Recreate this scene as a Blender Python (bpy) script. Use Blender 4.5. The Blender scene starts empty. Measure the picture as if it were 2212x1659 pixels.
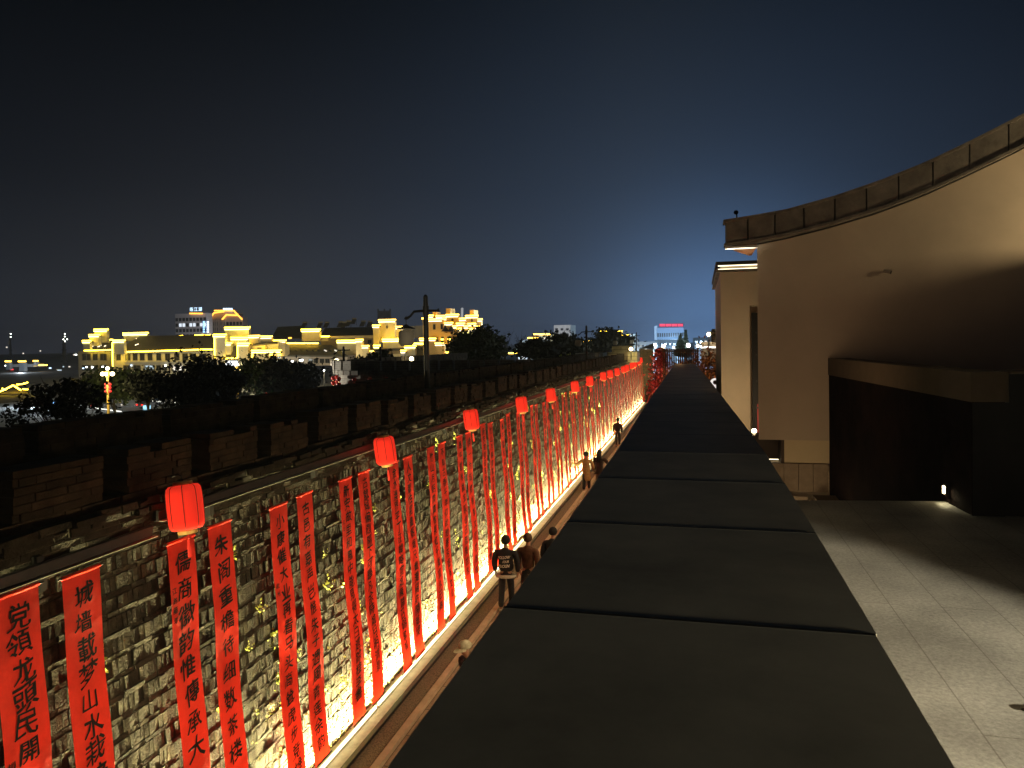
import bpy, bmesh, math, random
import numpy as np
from mathutils import Matrix, Vector
random.seed(7)
RNG = np.random.default_rng(7)
scene = bpy.context.scene
C = scene.collection

# ------------------------------------------------------------------ camera
W, H, F, CX, CY = 2212.0, 1659.0, 1597.0, 1106.0, 772.0
CAM = np.array([0.0, 0.0, 6.5])
YAW, PITCH, ROLL = math.radians(14.2807), math.radians(-1.2), 0.016
_f = np.array([-math.sin(YAW)*math.cos(PITCH), math.cos(YAW)*math.cos(PITCH), math.sin(PITCH)])
_r = np.array([math.cos(YAW), math.sin(YAW), 0.0])
_u = np.cross(_r, _f)
CR = _r*math.cos(ROLL) - _u*math.sin(ROLL)
CU = _u*math.cos(ROLL) + _r*math.sin(ROLL)
CF = _f
cd = bpy.data.cameras.new("camera"); cam = bpy.data.objects.new("camera", cd); C.objects.link(cam)
cd.sensor_width = 36.0; cd.lens = F/W*36.0; cd.shift_y = -(H/2-CY)/W
cd.clip_start = 0.05; cd.clip_end = 6000
M = Matrix.Identity(4)
for i in range(3):
    M[i][0], M[i][1], M[i][2], M[i][3] = CR[i], CU[i], -CF[i], CAM[i]
cam.matrix_world = M
scene.camera = cam

def at(u, v, X=None, Y=None, Z=None):
    """world point seen at photo position (u,v) lying on the given plane (used for measuring the site)"""
    d = CF + CR*(u-CX)/F - CU*(v-CY)/F
    if X is not None: t = (X-CAM[0])/d[0]
    elif Y is not None: t = (Y-CAM[1])/d[1]
    else: t = (Z-CAM[2])/d[2]
    return CAM + d*t

# ------------------------------------------------------------------ sky
scene.view_settings.view_transform = 'Standard'
scene.view_settings.look = 'None'
scene.view_settings.exposure = 0.0
scene.view_settings.gamma = 1.0
scene.cycles.use_denoising = True
scene.cycles.sample_clamp_indirect = 6.0
scene.cycles.max_bounces = 6
scene.cycles.diffuse_bounces = 4
scene.cycles.caustics_reflective = False
scene.cycles.caustics_refractive = False

def lin(r, g, b):
    f = lambda c: (c/255/12.92) if c/255 <= 0.04045 else ((c/255+0.055)/1.055)**2.4
    return (f(r), f(g), f(b), 1.0)

wd = bpy.data.worlds.new("World"); scene.world = wd; wd.use_nodes = True
nt = wd.node_tree; nt.nodes.clear()
def N(t, **k):
    n = nt.nodes.new(t)
    for a, b in k.items(): setattr(n, a, b)
    return n
out = N('ShaderNodeOutputWorld'); bg = N('ShaderNodeBackground'); tc = N('ShaderNodeTexCoord')
sep = N('ShaderNodeSeparateXYZ'); nt.links.new(tc.outputs['Generated'], sep.inputs[0])
ramp = N('ShaderNodeValToRGB'); nt.links.new(sep.outputs['Z'], ramp.inputs[0])
cr = ramp.color_ramp
while len(cr.elements) < 5: cr.elements.new(0.5)
for e, (p, c) in zip(cr.elements, ((0.0, lin(31, 34, 42)), (0.07, lin(27, 31, 39)), (0.2, lin(14, 18, 25)), (0.40, lin(3, 6, 11)), (1.0, lin(2, 4, 8)))):
    e.position = p; e.color = c
def glow(direction, power, colour):
    dt = N('ShaderNodeVectorMath', operation='DOT_PRODUCT'); nt.links.new(tc.outputs['Generated'], dt.inputs[0])
    dt.inputs[1].default_value = Vector(direction).normalized()
    mx = N('ShaderNodeMath', operation='MAXIMUM'); nt.links.new(dt.outputs['Value'], mx.inputs[0]); mx.inputs[1].default_value = 0
    pw = N('ShaderNodeMath', operation='POWER'); nt.links.new(mx.outputs[0], pw.inputs[0]); pw.inputs[1].default_value = power
    sc = N('ShaderNodeVectorMath', operation='SCALE'); sc.inputs[0].default_value = colour[:3]; nt.links.new(pw.outputs[0], sc.inputs['Scale'])
    return sc
g1 = glow((0.03, 1, -0.015), 105, (0.062, 0.138, 0.29))
g2 = glow((0.0, 1, 0.0), 13, (0.022, 0.037, 0.066))
g3 = glow((-0.52, 0.85, 0.02), 30, (0.010, 0.010, 0.011))
a1 = N('ShaderNodeVectorMath', operation='ADD'); a2 = N('ShaderNodeVectorMath', operation='ADD'); a3 = N('ShaderNodeVectorMath', operation='ADD')
nt.links.new(g1.outputs[0], a1.inputs[0]); nt.links.new(g2.outputs[0], a1.inputs[1])
nt.links.new(a1.outputs[0], a2.inputs[0]); nt.links.new(g3.outputs[0], a2.inputs[1])
nt.links.new(a2.outputs[0], a3.inputs[0]); nt.links.new(ramp.outputs[0], a3.inputs[1])
nt.links.new(a3.outputs[0], bg.inputs['Color']); bg.inputs['Strength'].default_value = 1.0
nt.links.new(bg.outputs[0], out.inputs['Surface'])

# ------------------------------------------------------------------ materials
MATS = {}
def mat(name, col, rough=0.8, var=0.0, scale=6.0, bump=0.0, bscale=None, emit=None, estr=0.0, metal=0.0, col2=None, spec=0.3, trans=0.0):
    if name in MATS: return MATS[name]
    m = bpy.data.materials.new(name); m.use_nodes = True
    t = m.node_tree; b = t.nodes['Principled BSDF']
    b.inputs['Base Color'].default_value = (*col[:3], 1); b.inputs['Roughness'].default_value = rough
    b.inputs['Metallic'].default_value = metal; b.inputs['Specular IOR Level'].default_value = spec
    if var > 0 or bump > 0:
        co = t.nodes.new('ShaderNodeTexCoord')
    if var > 0:
        nz = t.nodes.new('ShaderNodeTexNoise'); nz.inputs['Scale'].default_value = scale; nz.inputs['Detail'].default_value = 6
        nz.inputs['Roughness'].default_value = 0.65
        t.links.new(co.outputs['Object'], nz.inputs['Vector'])
        rp = t.nodes.new('ShaderNodeValToRGB'); rp.color_ramp.elements[0].position = 0.32; rp.color_ramp.elements[1].position = 0.68
        c2 = col2 or tuple(min(1, c*(1+var)) for c in col[:3])
        c1 = tuple(c*(1-var) for c in col[:3]) if col2 is None else col[:3]
        rp.color_ramp.elements[0].color = (*c1[:3], 1); rp.color_ramp.elements[1].color = (*c2[:3], 1)
        t.links.new(nz.outputs['Fac'], rp.inputs[0]); t.links.new(rp.outputs[0], b.inputs['Base Color'])
    if bump > 0:
        n2 = t.nodes.new('ShaderNodeTexNoise'); n2.inputs['Scale'].default_value = bscale or scale*4; n2.inputs['Detail'].default_value = 5
        t.links.new(co.outputs['Object'], n2.inputs['Vector'])
        bp = t.nodes.new('ShaderNodeBump'); bp.inputs['Strength'].default_value = bump; bp.inputs['Distance'].default_value = 0.02
        t.links.new(n2.outputs['Fac'], bp.inputs['Height']); t.links.new(bp.outputs[0], b.inputs['Normal'])
    if emit is not None:
        b.inputs['Emission Color'].default_value = (*emit[:3], 1); b.inputs['Emission Strength'].default_value = estr
    if trans > 0:
        tr = t.nodes.new('ShaderNodeBsdfTranslucent'); tr.inputs['Color'].default_value = (*col[:3], 1)
        mx = t.nodes.new('ShaderNodeMixShader'); mx.inputs[0].default_value = trans
        t.links.new(b.outputs[0], mx.inputs[1]); t.links.new(tr.outputs[0], mx.inputs[2])
        t.links.new(mx.outputs[0], t.nodes['Material Output'].inputs['Surface'])
    MATS[name] = m; return m

M_BRICK = mat('old_brick', (0.031, 0.027, 0.0165), 0.92, 0.6, 7.0, 1.0, 42)
M_BRICK_P = mat('parapet_brick', (0.042, 0.029, 0.016), 0.92, 0.6, 4.0, 0.8, 40)
M_MORTAR = mat('mortar', (0.075, 0.063, 0.040), 0.95, 0.4, 9, 0.8, 60)
M_RED = mat('red_cloth', (0.80, 0.036, 0.016), 0.6, 0.16, 3.0, 0.35, 7, spec=0.3, trans=0.07)
for nd_ in M_RED.node_tree.nodes:
    if nd_.type == 'BUMP': nd_.inputs['Distance'].default_value = 0.05
M_INK = mat('black_ink', (0.008, 0.006, 0.006), 0.6)
M_STEEL = mat('dark_steel', (0.035, 0.035, 0.035), 0.42, 0.3, 8, metal=0.4, spec=0.5)
M_BLACK = mat('black_metal', (0.012, 0.012, 0.012), 0.5)
M_LANT = mat('lantern_silk', (0.42, 0.010, 0.006), 0.8, 0.12, 5.0, emit=(1.0, 0.040, 0.018), estr=0.62, spec=0.05)
M_LANT_DIM = mat('unlit_lantern', (0.55, 0.03, 0.02), 0.5)
M_GOLD = mat('gold_trim', (0.5, 0.36, 0.12), 0.4, metal=0.5)
M_TASSEL = mat('red_tassel', (0.7, 0.03, 0.02), 0.8, emit=(1, .06, .03), estr=0.25)
M_COPING = mat('coping_stone', (0.42, 0.40, 0.31), 0.7, 0.30, 1.7, 0.0, spec=0.4)
M_PLASTER = mat('cream_plaster', (0.50, 0.42, 0.32), 0.9, 0.10, .8, 0.12, 55)
M_PLASTER_D = mat('alley_plaster', (0.34, 0.28, 0.2), 0.9, 0.1, 2)
M_FASCIA = mat('grey_roof_stone', (0.19, 0.17, 0.14), 0.85, 0.35, 4.0, 0.3, 30)
M_FLOOR_MAT = None
M_DARKROOF = mat('dark_tile', (0.045, 0.042, 0.036), 0.8, 0.4, 0.8)
M_RUST = mat('rust_wall', (0.010, 0.0055, 0.0045), 0.95, 0.6, 3.0, 0.3, 20, spec=0.05)
M_TRIM = mat('stone_trim', (0.11, 0.082, 0.054), 0.85, 0.15, 4)
M_WOOD = mat('wood_slat', (0.42, 0.2, 0.09), 0.6, 0.2, 4)
M_BARK = mat('bark', (0.05, 0.04, 0.03), 0.95, 0.3, 6)
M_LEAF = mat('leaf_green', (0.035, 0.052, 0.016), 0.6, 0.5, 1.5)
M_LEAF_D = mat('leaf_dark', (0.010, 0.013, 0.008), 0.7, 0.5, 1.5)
M_LEAF_Y = mat('leaf_weed', (0.38, 0.41, 0.09), 0.6, 0.5, 8)
M_LEAF_B = mat('leaf_brown', (0.20, 0.09, 0.035), 0.8, 0.5, 3)
M_LEAF_R = mat('leaf_red', (0.35, 0.02, 0.015), 0.4, 0.5, 6, spec=0.6)
M_WHITE_W = mat('white_wall', (0.62, 0.60, 0.54), 0.9, 0.12, 0.5)
M_OCHRE_W = mat('ochre_wall', (0.62, 0.52, 0.30), 0.9, 0.12, 0.5)
M_GLASS = mat('window_dark', (0.02, 0.022, 0.025), 0.15, spec=0.6)
M_SKIN = mat('skin', (0.30, 0.17, 0.11), 0.6)
M_HAIR = mat('black_hair', (0.01, 0.009, 0.008), 0.5)

def emis(name, col, s):
    return mat(name, (0.02, 0.02, 0.02), 0.5, emit=col, estr=s)
E_YEL = emis('strip_yellow', (1.0, 0.63, 0.034), 21.0)
E_GRN = emis('strip_pale', (1.0, 0.90, 0.25), 7.0)
E_AMB = emis('strip_amber', (1.0, 0.56, 0.06), 10.0)
E_PALE2 = emis('strip_warm_white', (1.0, 0.85, 0.55), 3.0)
E_WARM = emis('bulb_warm', (1.0, 0.78, 0.40), 14.0)
E_WHITE = emis('bulb_white', (0.95, 1.0, 0.90), 10.0)
E_LED = emis('led_wash', (1.0, 0.86, 0.46), 5.0)
E_BLUE = emis('sign_blue', (0.25, 0.5, 1.0), 3.0)
E_BLUEW = emis('sign_blue_white', (0.55, 0.78, 1.0), 3.0)
E_ORANGE = emis('sign_orange', (1.0, 0.42, 0.05), 3.0)
E_REDS = emis('sign_red', (1.0, 0.05, 0.12), 2.2)
E_CYAN = emis('strip_cyan', (0.4, 0.8, 1.0), 1.4)
E_SOFT = emis('soft_window', (1.0, 0.9, 0.75), 1.1)
E_COOLW = emis('cool_window', (0.7, 0.9, 1.0), 0.8)
E_TAIL = emis('tail_red', (1.0, 0.03, 0.02), 3.0)

# ------------------------------------------------------------------ mesh helpers
ORIG = {}
class MB:
    def __init__(s): s.v = []; s.f = []
    def add(s, vs, fs):
        o = len(s.v); s.v.extend([tuple(map(float, p)) for p in vs]); s.f.extend([tuple(i+o for i in q) for q in fs]); return s
    def box(s, x0, x1, y0, y1, z0, z1):
        return s.add([(x0,y0,z0),(x1,y0,z0),(x1,y1,z0),(x0,y1,z0),(x0,y0,z1),(x1,y0,z1),(x1,y1,z1),(x0,y1,z1)],
            [(0,3,2,1),(4,5,6,7),(0,1,5,4),(1,2,6,5),(2,3,7,6),(3,0,4,7)])
    def obox(s, c, sx, sy, sz, rz=0.0, jit=0.0):
        ca, sa = math.cos(rz), math.sin(rz); vs = []
        for dz in (-.5, .5):
            for dx, dy in ((-.5,-.5),(.5,-.5),(.5,.5),(-.5,.5)):
                x, y, z = dx*sx, dy*sy, dz*sz
                if jit: x += random.uniform(-jit, jit); y += random.uniform(-jit, jit); z += random.uniform(-jit, jit)
                vs.append((c[0]+x*ca-y*sa, c[1]+x*sa+y*ca, c[2]+z))
        return s.add(vs, [(0,3,2,1),(4,5,6,7),(0,1,5,4),(1,2,6,5),(2,3,7,6),(3,0,4,7)])
    def prism(s, poly, z0, z1):
        n = len(poly)
        vs = [(x, y, z0) for x, y in poly] + [(x, y, z1) for x, y in poly]
        fs = [tuple(range(n-1, -1, -1)), tuple(range(n, 2*n))] + [(i, (i+1) % n, (i+1) % n + n, i+n) for i in range(n)]
        return s.add(vs, fs)
    def xprism(s, poly, y0, y1):
        """poly in (x,z), extruded along y"""
        n = len(poly)
        vs = [(x, y0, z) for x, z in poly] + [(x, y1, z) for x, z in poly]
        return s.add(vs, [tuple(range(n)), tuple(range(2*n-1, n-1, -1))] + [(i, i+n, (i+1) % n + n, (i+1) % n) for i in range(n)])
    def tube(s, pts, rads, n=8):
        pts = [np.array(p, float) for p in pts]
        if not hasattr(rads, '__len__'): rads = [rads]*len(pts)
        o = len(s.v)
        for i, p in enumerate(pts):
            a = pts[max(0, i-1)]; b = pts[min(len(pts)-1, i+1)]; d = b-a; d = d/(np.linalg.norm(d)+1e-9)
            k = np.array([0,0,1.]) if abs(d[2]) < 0.9 else np.array([1.,0,0])
            e1 = np.cross(d, k); e1 /= np.linalg.norm(e1); e2 = np.cross(d, e1)
            for j in range(n):
                t = 2*math.pi*j/n; s.v.append(tuple(p + rads[i]*(math.cos(t)*e1+math.sin(t)*e2)))
        for i in range(len(pts)-1):
            for j in range(n):
                s.f.append((o+i*n+j, o+i*n+(j+1) % n, o+(i+1)*n+(j+1) % n, o+(i+1)*n+j))
        s.f.append(tuple(o+j for j in range(n-1, -1, -1))); s.f.append(tuple(o+(len(pts)-1)*n+j for j in range(n)))
        return s
    def lathe(s, prof, c, n=16):
        o = len(s.v)
        for r, z in prof:
            for j in range(n):
                t = 2*math.pi*j/n; s.v.append((c[0]+r*math.cos(t), c[1]+r*math.sin(t), c[2]+z))
        for i in range(len(prof)-1):
            for j in range(n):
                s.f.append((o+i*n+j, o+i*n+(j+1) % n, o+(i+1)*n+(j+1) % n, o+(i+1)*n+j))
        s.f.append(tuple(o+j for j in range(n-1, -1, -1))); s.f.append(tuple(o+(len(prof)-1)*n+j for j in range(n)))
        return s
    def ball(s, c, rx, ry=None, rz=None, n=12, m=8):
        ry = ry or rx; rz = rz or rx; o = len(s.v)
        for i in range(m+1):
            a = math.pi*i/m
            for j in range(n):
                t = 2*math.pi*j/n
                s.v.append((c[0]+rx*math.sin(a)*math.cos(t), c[1]+ry*math.sin(a)*math.sin(t), c[2]-rz*math.cos(a)))
        for i in range(m):
            for j in range(n):
                s.f.append((o+i*n+j, o+i*n+(j+1) % n, o+(i+1)*n+(j+1) % n, o+(i+1)*n+j))
        return s
    def leaves(s, cs, size, rnd=RNG, stretch=1.6):
        cs = np.asarray(cs, float); n = len(cs)
        a = rnd.normal(size=(n, 3)); a /= np.linalg.norm(a, axis=1)[:, None]
        b = rnd.normal(size=(n, 3)); b -= a*(a*b).sum(1)[:, None]; b /= np.linalg.norm(b, axis=1)[:, None]
        sz = size*rnd.uniform(0.6, 1.3, n)[:, None]
        o = len(s.v)
        p = np.stack([cs-a*sz*stretch*.5, cs+b*sz*.5, cs+a*sz*stretch*.5, cs-b*sz*.5], 1).reshape(-1, 3)
        s.v.extend(map(tuple, p)); s.f.extend([(o+4*i, o+4*i+1, o+4*i+2, o+4*i+3) for i in range(n)])
        return s
    def build(s, name, m, parent=None, origin=None, smooth=False):
        if parent is not None: org = ORIG[parent.name]
        else: org = np.array(origin if origin is not None else (0, 0, 0), float)
        me = bpy.data.meshes.new(name)
        v = np.array(s.v, float) - org
        me.from_pydata(v.tolist(), [], s.f); me.update()
        if smooth:
            me.polygons.foreach_set('use_smooth', [True]*len(me.polygons)); me.update()
        me.materials.append(m)
        o = bpy.data.objects.new(name, me); C.objects.link(o)
        if parent is not None: o.parent = parent
        else: o.location = org
        ORIG[o.name] = org
        return o

def tag(o, label=None, cat=None, group=None, kind=None):
    if label: o['label'] = label
    if cat: o['category'] = cat
    if group: o['group'] = group
    if kind: o['kind'] = kind
    return o
def thing(name, label, cat, loc=(0, 0, 0), group=None):
    o = bpy.data.objects.new(name, None); C.objects.link(o); o.location = loc; o.empty_display_size = .1
    ORIG[o.name] = np.array(loc, float)
    return tag(o, label, cat, group)
def copy_tree(o, parent=None, loc=None, label=None):
    c = o.copy(); C.objects.link(c); c.parent = parent
    if loc is not None: c.location = loc
    if label: c['label'] = label
    for ch in list(o.children): copy_tree(ch, c)
    return c
def structure(o): o['kind'] = 'structure'; return o
def lamp(name, kind, loc, energy, col, parent=None, **k):
    d = bpy.data.lights.new(name, kind); d.energy = energy; d.color = col
    for a, b in k.items(): setattr(d, a, b)
    o = bpy.data.objects.new(name, d); C.objects.link(o)
    if parent is not None:
        o.parent = parent; o.location = np.array(loc, float)-ORIG[parent.name]
    else: o.location = loc
    return o
def aim(o, target):
    p = o.matrix_world.translation if o.parent is None else None
    loc = Vector(o.location) + (Vector(ORIG[o.parent.name]) if o.parent else Vector())
    o.rotation_euler = (Vector(target)-loc).to_track_quat('-Z', 'Y').to_euler()

# ------------------------------------------------------------------ ground
g = MB(); g.add([(-1400,-60,-3.0),(700,-60,-3.0),(700,2000,-3.0),(-1400,2000,-3.0)], [(0,1,2,3)])
M_GROUND = mat('city_ground', (0.075, 0.077, 0.078), 0.8, 0.4, 0.15)
structure(g.build('ground', M_GROUND))

# paving material with joints
def tile_mat(name, c1, c2, mortar, bw, bh, offset, msize, scale, rot=0.0, rough=0.7, swap=False, noise=0.0):
    m = bpy.data.materials.new(name); m.use_nodes = True; t = m.node_tree; b = t.nodes['Principled BSDF']
    co = t.nodes.new('ShaderNodeTexCoord'); mp = t.nodes.new('ShaderNodeMapping'); mp.inputs['Rotation'].default_value = (0, 0, rot)
    br = t.nodes.new('ShaderNodeTexBrick'); br.offset = offset; br.inputs['Scale'].default_value = 1.0
    br.inputs['Color1'].default_value = (*c1, 1); br.inputs['Color2'].default_value = (*c2, 1); br.inputs['Mortar'].default_value = (*mortar, 1)
    br.inputs['Brick Width'].default_value = bw; br.inputs['Row Height'].default_value = bh; br.inputs['Mortar Size'].default_value = msize
    t.links.new(co.outputs['Object'], mp.inputs[0]); t.links.new(mp.outputs[0], br.inputs['Vector'])
    nz = t.nodes.new('ShaderNodeTexNoise'); nz.inputs['Scale'].default_value = scale; nz.inputs['Detail'].default_value = 8; nz.inputs['Roughness'].default_value = .75
    t.links.new(co.outputs['Object'], nz.inputs['Vector'])
    n3 = t.nodes.new('ShaderNodeTexNoise'); n3.inputs['Scale'].default_value = 1.3; n3.inputs['Detail'].default_value = 4
    t.links.new(co.outputs['Object'], n3.inputs['Vector'])
    ad = t.nodes.new('ShaderNodeMath'); ad.operation = 'MULTIPLY'; t.links.new(nz.outputs['Fac'], ad.inputs[0]); t.links.new(n3.outputs['Fac'], ad.inputs[1])
    rp = t.nodes.new('ShaderNodeMapRange'); rp.inputs['From Min'].default_value = 0.12; rp.inputs['From Max'].default_value = 0.38
    rp.inputs['To Min'].default_value = 1-noise; rp.inputs['To Max'].default_value = 1+noise
    t.links.new(ad.outputs[0], rp.inputs['Value'])
    mu = t.nodes.new('ShaderNodeVectorMath'); mu.operation = 'SCALE'; t.links.new(br.outputs['Color'], mu.inputs[0]); t.links.new(rp.outputs[0], mu.inputs['Scale'])
    t.links.new(mu.outputs[0], b.inputs['Base Color']); b.inputs['Roughness'].default_value = rough
    bp = t.nodes.new('ShaderNodeBump'); bp.inputs['Strength'].default_value = .25; bp.inputs['Distance'].default_value = .01
    t.links.new(nz.outputs['Fac'], bp.inputs['Height']); t.links.new(bp.outputs[0], b.inputs['Normal'])
    return m

PI = math.pi
M_ALLEY = tile_mat('alley_paving', (0.34, 0.25, 0.17), (0.28, 0.2, 0.135), (0.08, 0.06, 0.04), 0.9, 0.42, 0.5, 0.012, 14, PI/2, noise=.35)
M_TERR = tile_mat('terrace_granite', (0.35, 0.35, 0.33), (0.335, 0.335, 0.315), (0.22, 0.215, 0.195), 2.4, 0.283, 0.37, 0.0035, 46, PI/2, rough=.65, noise=.5)
a = MB(); a.box(-4.80, -0.46, -4, 82, -0.2, 0.0); structure(a.build('alley_pavement', M_ALLEY, origin=(-4.8, 0.05, 0)))
a = MB(); a.box(-5.308, -4.93, -4, 82, -0.2, -0.02)
structure(a.build('gravel_strip', mat('gravel', (0.13, 0.10, 0.075), 0.95, 0.7, 38, 1.0, 60)))
a = MB()
y = -4.0
while y < 82:
    a.box(-4.93, -4.802, y, y+0.99, -0.2, 0.07); y += 1.0
structure(a.build('kerb', mat('kerb_stone', (0.42, 0.33, 0.23), 0.8, 0.15, 5)))
a = MB(); a.box(-5.398, -5.31, -4, 82, -0.25, 0.03); tag(a.build('gutter_edge', M_BLACK, origin=(-5.25, 30, 0)), 'black metal gutter edging running along the foot of the city wall', 'edging')
a = MB(); a.box(-5.85, -5.40, -4, 82, -0.25, 0.02)
structure(a.build('wall_foot_path', mat('foot_slab', (0.62, 0.58, 0.46), 0.85, .2, 4)))

# ------------------------------------------------------------------ city wall
K, XB = 0.05, -5.80           # batter and foot of the brick face
def xw(z): return XB - K*z
Y0, Y1 = 2.0, 77.5
wall = thing('city_wall', 'long old brick city wall with crenellated parapets, hung with red banners', 'wall', (-7.0, 40, 0))
core = MB()
core.add([(xw(0)-.013, Y0, -3), (xw(0)-.013, Y1, -3), (xw(4.74)-.013, Y1, 4.70), (xw(4.74)-.013, Y0, 4.70), (-8.6, Y0, -3), (-8.6, Y1, -3), (-8.6, Y1, 4.70), (-8.6, Y0, 4.70)],
    [(0,1,2,3),(4,7,6,5),(3,2,6,7),(0,3,7,4),(1,5,6,2)])
core.build('wall_core', M_MORTAR, wall)
# brick skin: every brick is its own block with its own projection
bv, bf = [], []
def add_brick(y0, y1, z0, z1, out, jit=0.006):
    o = len(bv)
    t = random.uniform(-.004, .004); s = random.uniform(-.003, .003)
    for (yy, zz, d) in ((y0, z0, out+t+s), (y1, z0, out-t+s), (y1, z1, out-t-s), (y0, z1, out+t-s)):
        jy, jz = random.uniform(-jit, jit), random.uniform(-jit, jit)
        bv.append((xw(zz)+d, yy+jy, zz+jz))
    for (yy, zz) in ((y0, z0), (y1, z0), (y1, z1), (y0, z1)): bv.append((xw(zz)-.03, yy, zz))
    bf.extend([(o,o+1,o+2,o+3),(o,o+4,o+5,o+1),(o+1,o+5,o+6,o+2),(o+2,o+6,o+7,o+3),(o+3,o+7,o+4,o)])
z = -0.05; row = 0
while z < 4.64:
    top = z > 4.22
    soldier = (row % 2 == 0) and not top          # upright bricks alternate with a thin flat course
    h = random.uniform(.135, .165) if soldier else (random.uniform(.072, .09) if top else random.uniform(.048, .066))
    h = min(h, 4.665-z+.001)
    y = Y0 + random.uniform(-.2, 0)
    while y < Y1:
        L = random.uniform(.058, .088) if soldier else random.uniform(.16, .36)
        if y > 38: L *= 1.6
        out = random.gauss(0.0, .0042)
        r = random.random()
        if r < .04: out -= .014
        elif r < .10: out += .014
        gap = .0045 if y < 30 else .006
        if random.random() > 0.01:
            add_brick(y+gap, y+L-gap, z+.005, z+h-.006, out, .005 if z > 1.1 else .009)
        y += L
    z += h; row += 1
# crumbling ledge courses along the top
for zz, hh in ((4.665, .07), (4.735, .075)):
    y = Y0
    while y < Y1:
        L = random.uniform(.16, .42)
        if random.random() > .06:
            add_brick(y+.008, y+L-.012, zz+random.uniform(-.012, .008), zz+hh+random.uniform(-.02, .012), random.uniform(.0, .11), .015)
        y += L
me = bpy.data.meshes.new('brick_face'); org = ORIG[wall.name]
me.from_pydata((np.array(bv)-org).tolist(), [], bf); me.update(); me.materials.append(M_BRICK)
# tone varies brick by brick
def brick_attr(me, nface):
    n = len(me.polygons)//nface
    at_ = me.attributes.new('tone', 'FLOAT', 'FACE')
    vals = np.repeat(RNG.uniform(0.72, 1.3, n), nface); at_.data.foreach_set('value', vals.astype(np.float32))
brick_attr(me, 5)
def tone_mat(m):
    t = m.node_tree; b = t.nodes['Principled BSDF']; src = b.inputs['Base Color'].links[0].from_socket
    at_ = t.nodes.new('ShaderNodeAttribute'); at_.attribute_name = 'tone'
    mu = t.nodes.new('ShaderNodeVectorMath'); mu.operation = 'SCALE'
    t.links.new(src, mu.inputs[0]); t.links.new(at_.outputs['Fac'], mu.inputs['Scale']); t.links.new(mu.outputs[0], b.inputs['Base Color'])
tone_mat(M_BRICK); tone_mat(M_BRICK_P)
o = bpy.data.objects.new('brick_face', me); C.objects.link(o); o.parent = wall; ORIG[o.name] = org

def brick_block(x0, x1, y0, y1, z0, z1, ch=.088, jit=.012):
    """stack of loose-set bricks filling a block; visible faces irregular"""
    mb = MB(); nz = max(1, round((z1-z0)/ch)); h = (z1-z0)/nz
    for i in range(nz):
        y = y0 - (0 if i % 2 else .12)
        while y < y1-.02:
            L = random.choice((.19, .36, .36)); a0 = max(y, y0); a1 = min(y+L, y1)
            if a1-a0 > .05 and not (i == nz-1 and nz > 2 and random.random() < .2):
                e0 = random.uniform(-jit, jit); e1 = random.uniform(-jit, jit)
                mb.box(x0+e0, x1+e1, a0+.005+(random.uniform(-jit, jit) if a0 == y0 else 0), a1-.005+(random.uniform(-jit, jit) if a1 == y1 else 0),
                       z0+i*h+.004, z0+(i+1)*h-.005-(random.uniform(0, .02) if i == nz-1 else 0))
            y += L
    mb.box(x0+.02, x1-.02, y0+.02, y1-.02, z0, z1-h-.02)
    return mb
def brick_build(mb, name, parent):
    o = mb.build(name, M_BRICK_P, parent); brick_attr(o.data, 6); return o
# inner parapet
ip = MB(); ip.box(-6.66, -6.24, Y0, Y1, 4.70, 4.80); ip = ip.build('inner_parapet', M_MORTAR, wall)
PER, MW = 1.425, 1.08
variants = []
k0 = -5
for i in range(4):
    mb = brick_block(-6.64, -6.22, 0, MW, 4.87, 5.37)
    variants.append(mb)
vm = []
k = 0
for kk in range(-5, 48):
    yc = 9.77 + PER*kk
    if yc < Y0 or yc+MW > Y1: continue
    i = k % 4
    if k < 4:
        mb = variants[i]; mm = MB(); mm.v = [(x, y+yc, z) for x, y, z in mb.v]; mm.f = mb.f
        o = brick_build(mm, 'merlon', ip); vm.append((o, yc))
    else:
        src, y0_ = vm[i]; o = src.copy(); C.objects.link(o); o.parent = ip; o.location = (0, yc-y0_, random.uniform(-.03, .03))
    k += 1
lowb = brick_block(-6.65, -6.21, Y0, Y1, 4.79, 4.875)
brick_build(lowb, 'sill_course', ip)
# outer parapet
op = MB(); op.box(-8.6, -8.2, Y0, Y1, 4.70, 4.9); op = op.build('outer_parapet', M_MORTAR, wall)
vm = []; k = 0; OP = 2.45
for kk in range(-2, 30):
    yc = 7.62 + OP*kk
    if yc < 2 or yc+2.2 > Y1: continue
    if k < 3:
        mb = brick_block(-8.6, -8.2, yc, yc+2.27, 4.9, 5.54); o = brick_build(mb, 'merlon', op); vm.append((o, yc))
    else:
        src, y0_ = vm[k % 3]; o = src.copy(); C.objects.link(o); o.parent = op; o.location = (0, yc-y0_, random.uniform(-.025, .02))
    k += 1

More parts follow.
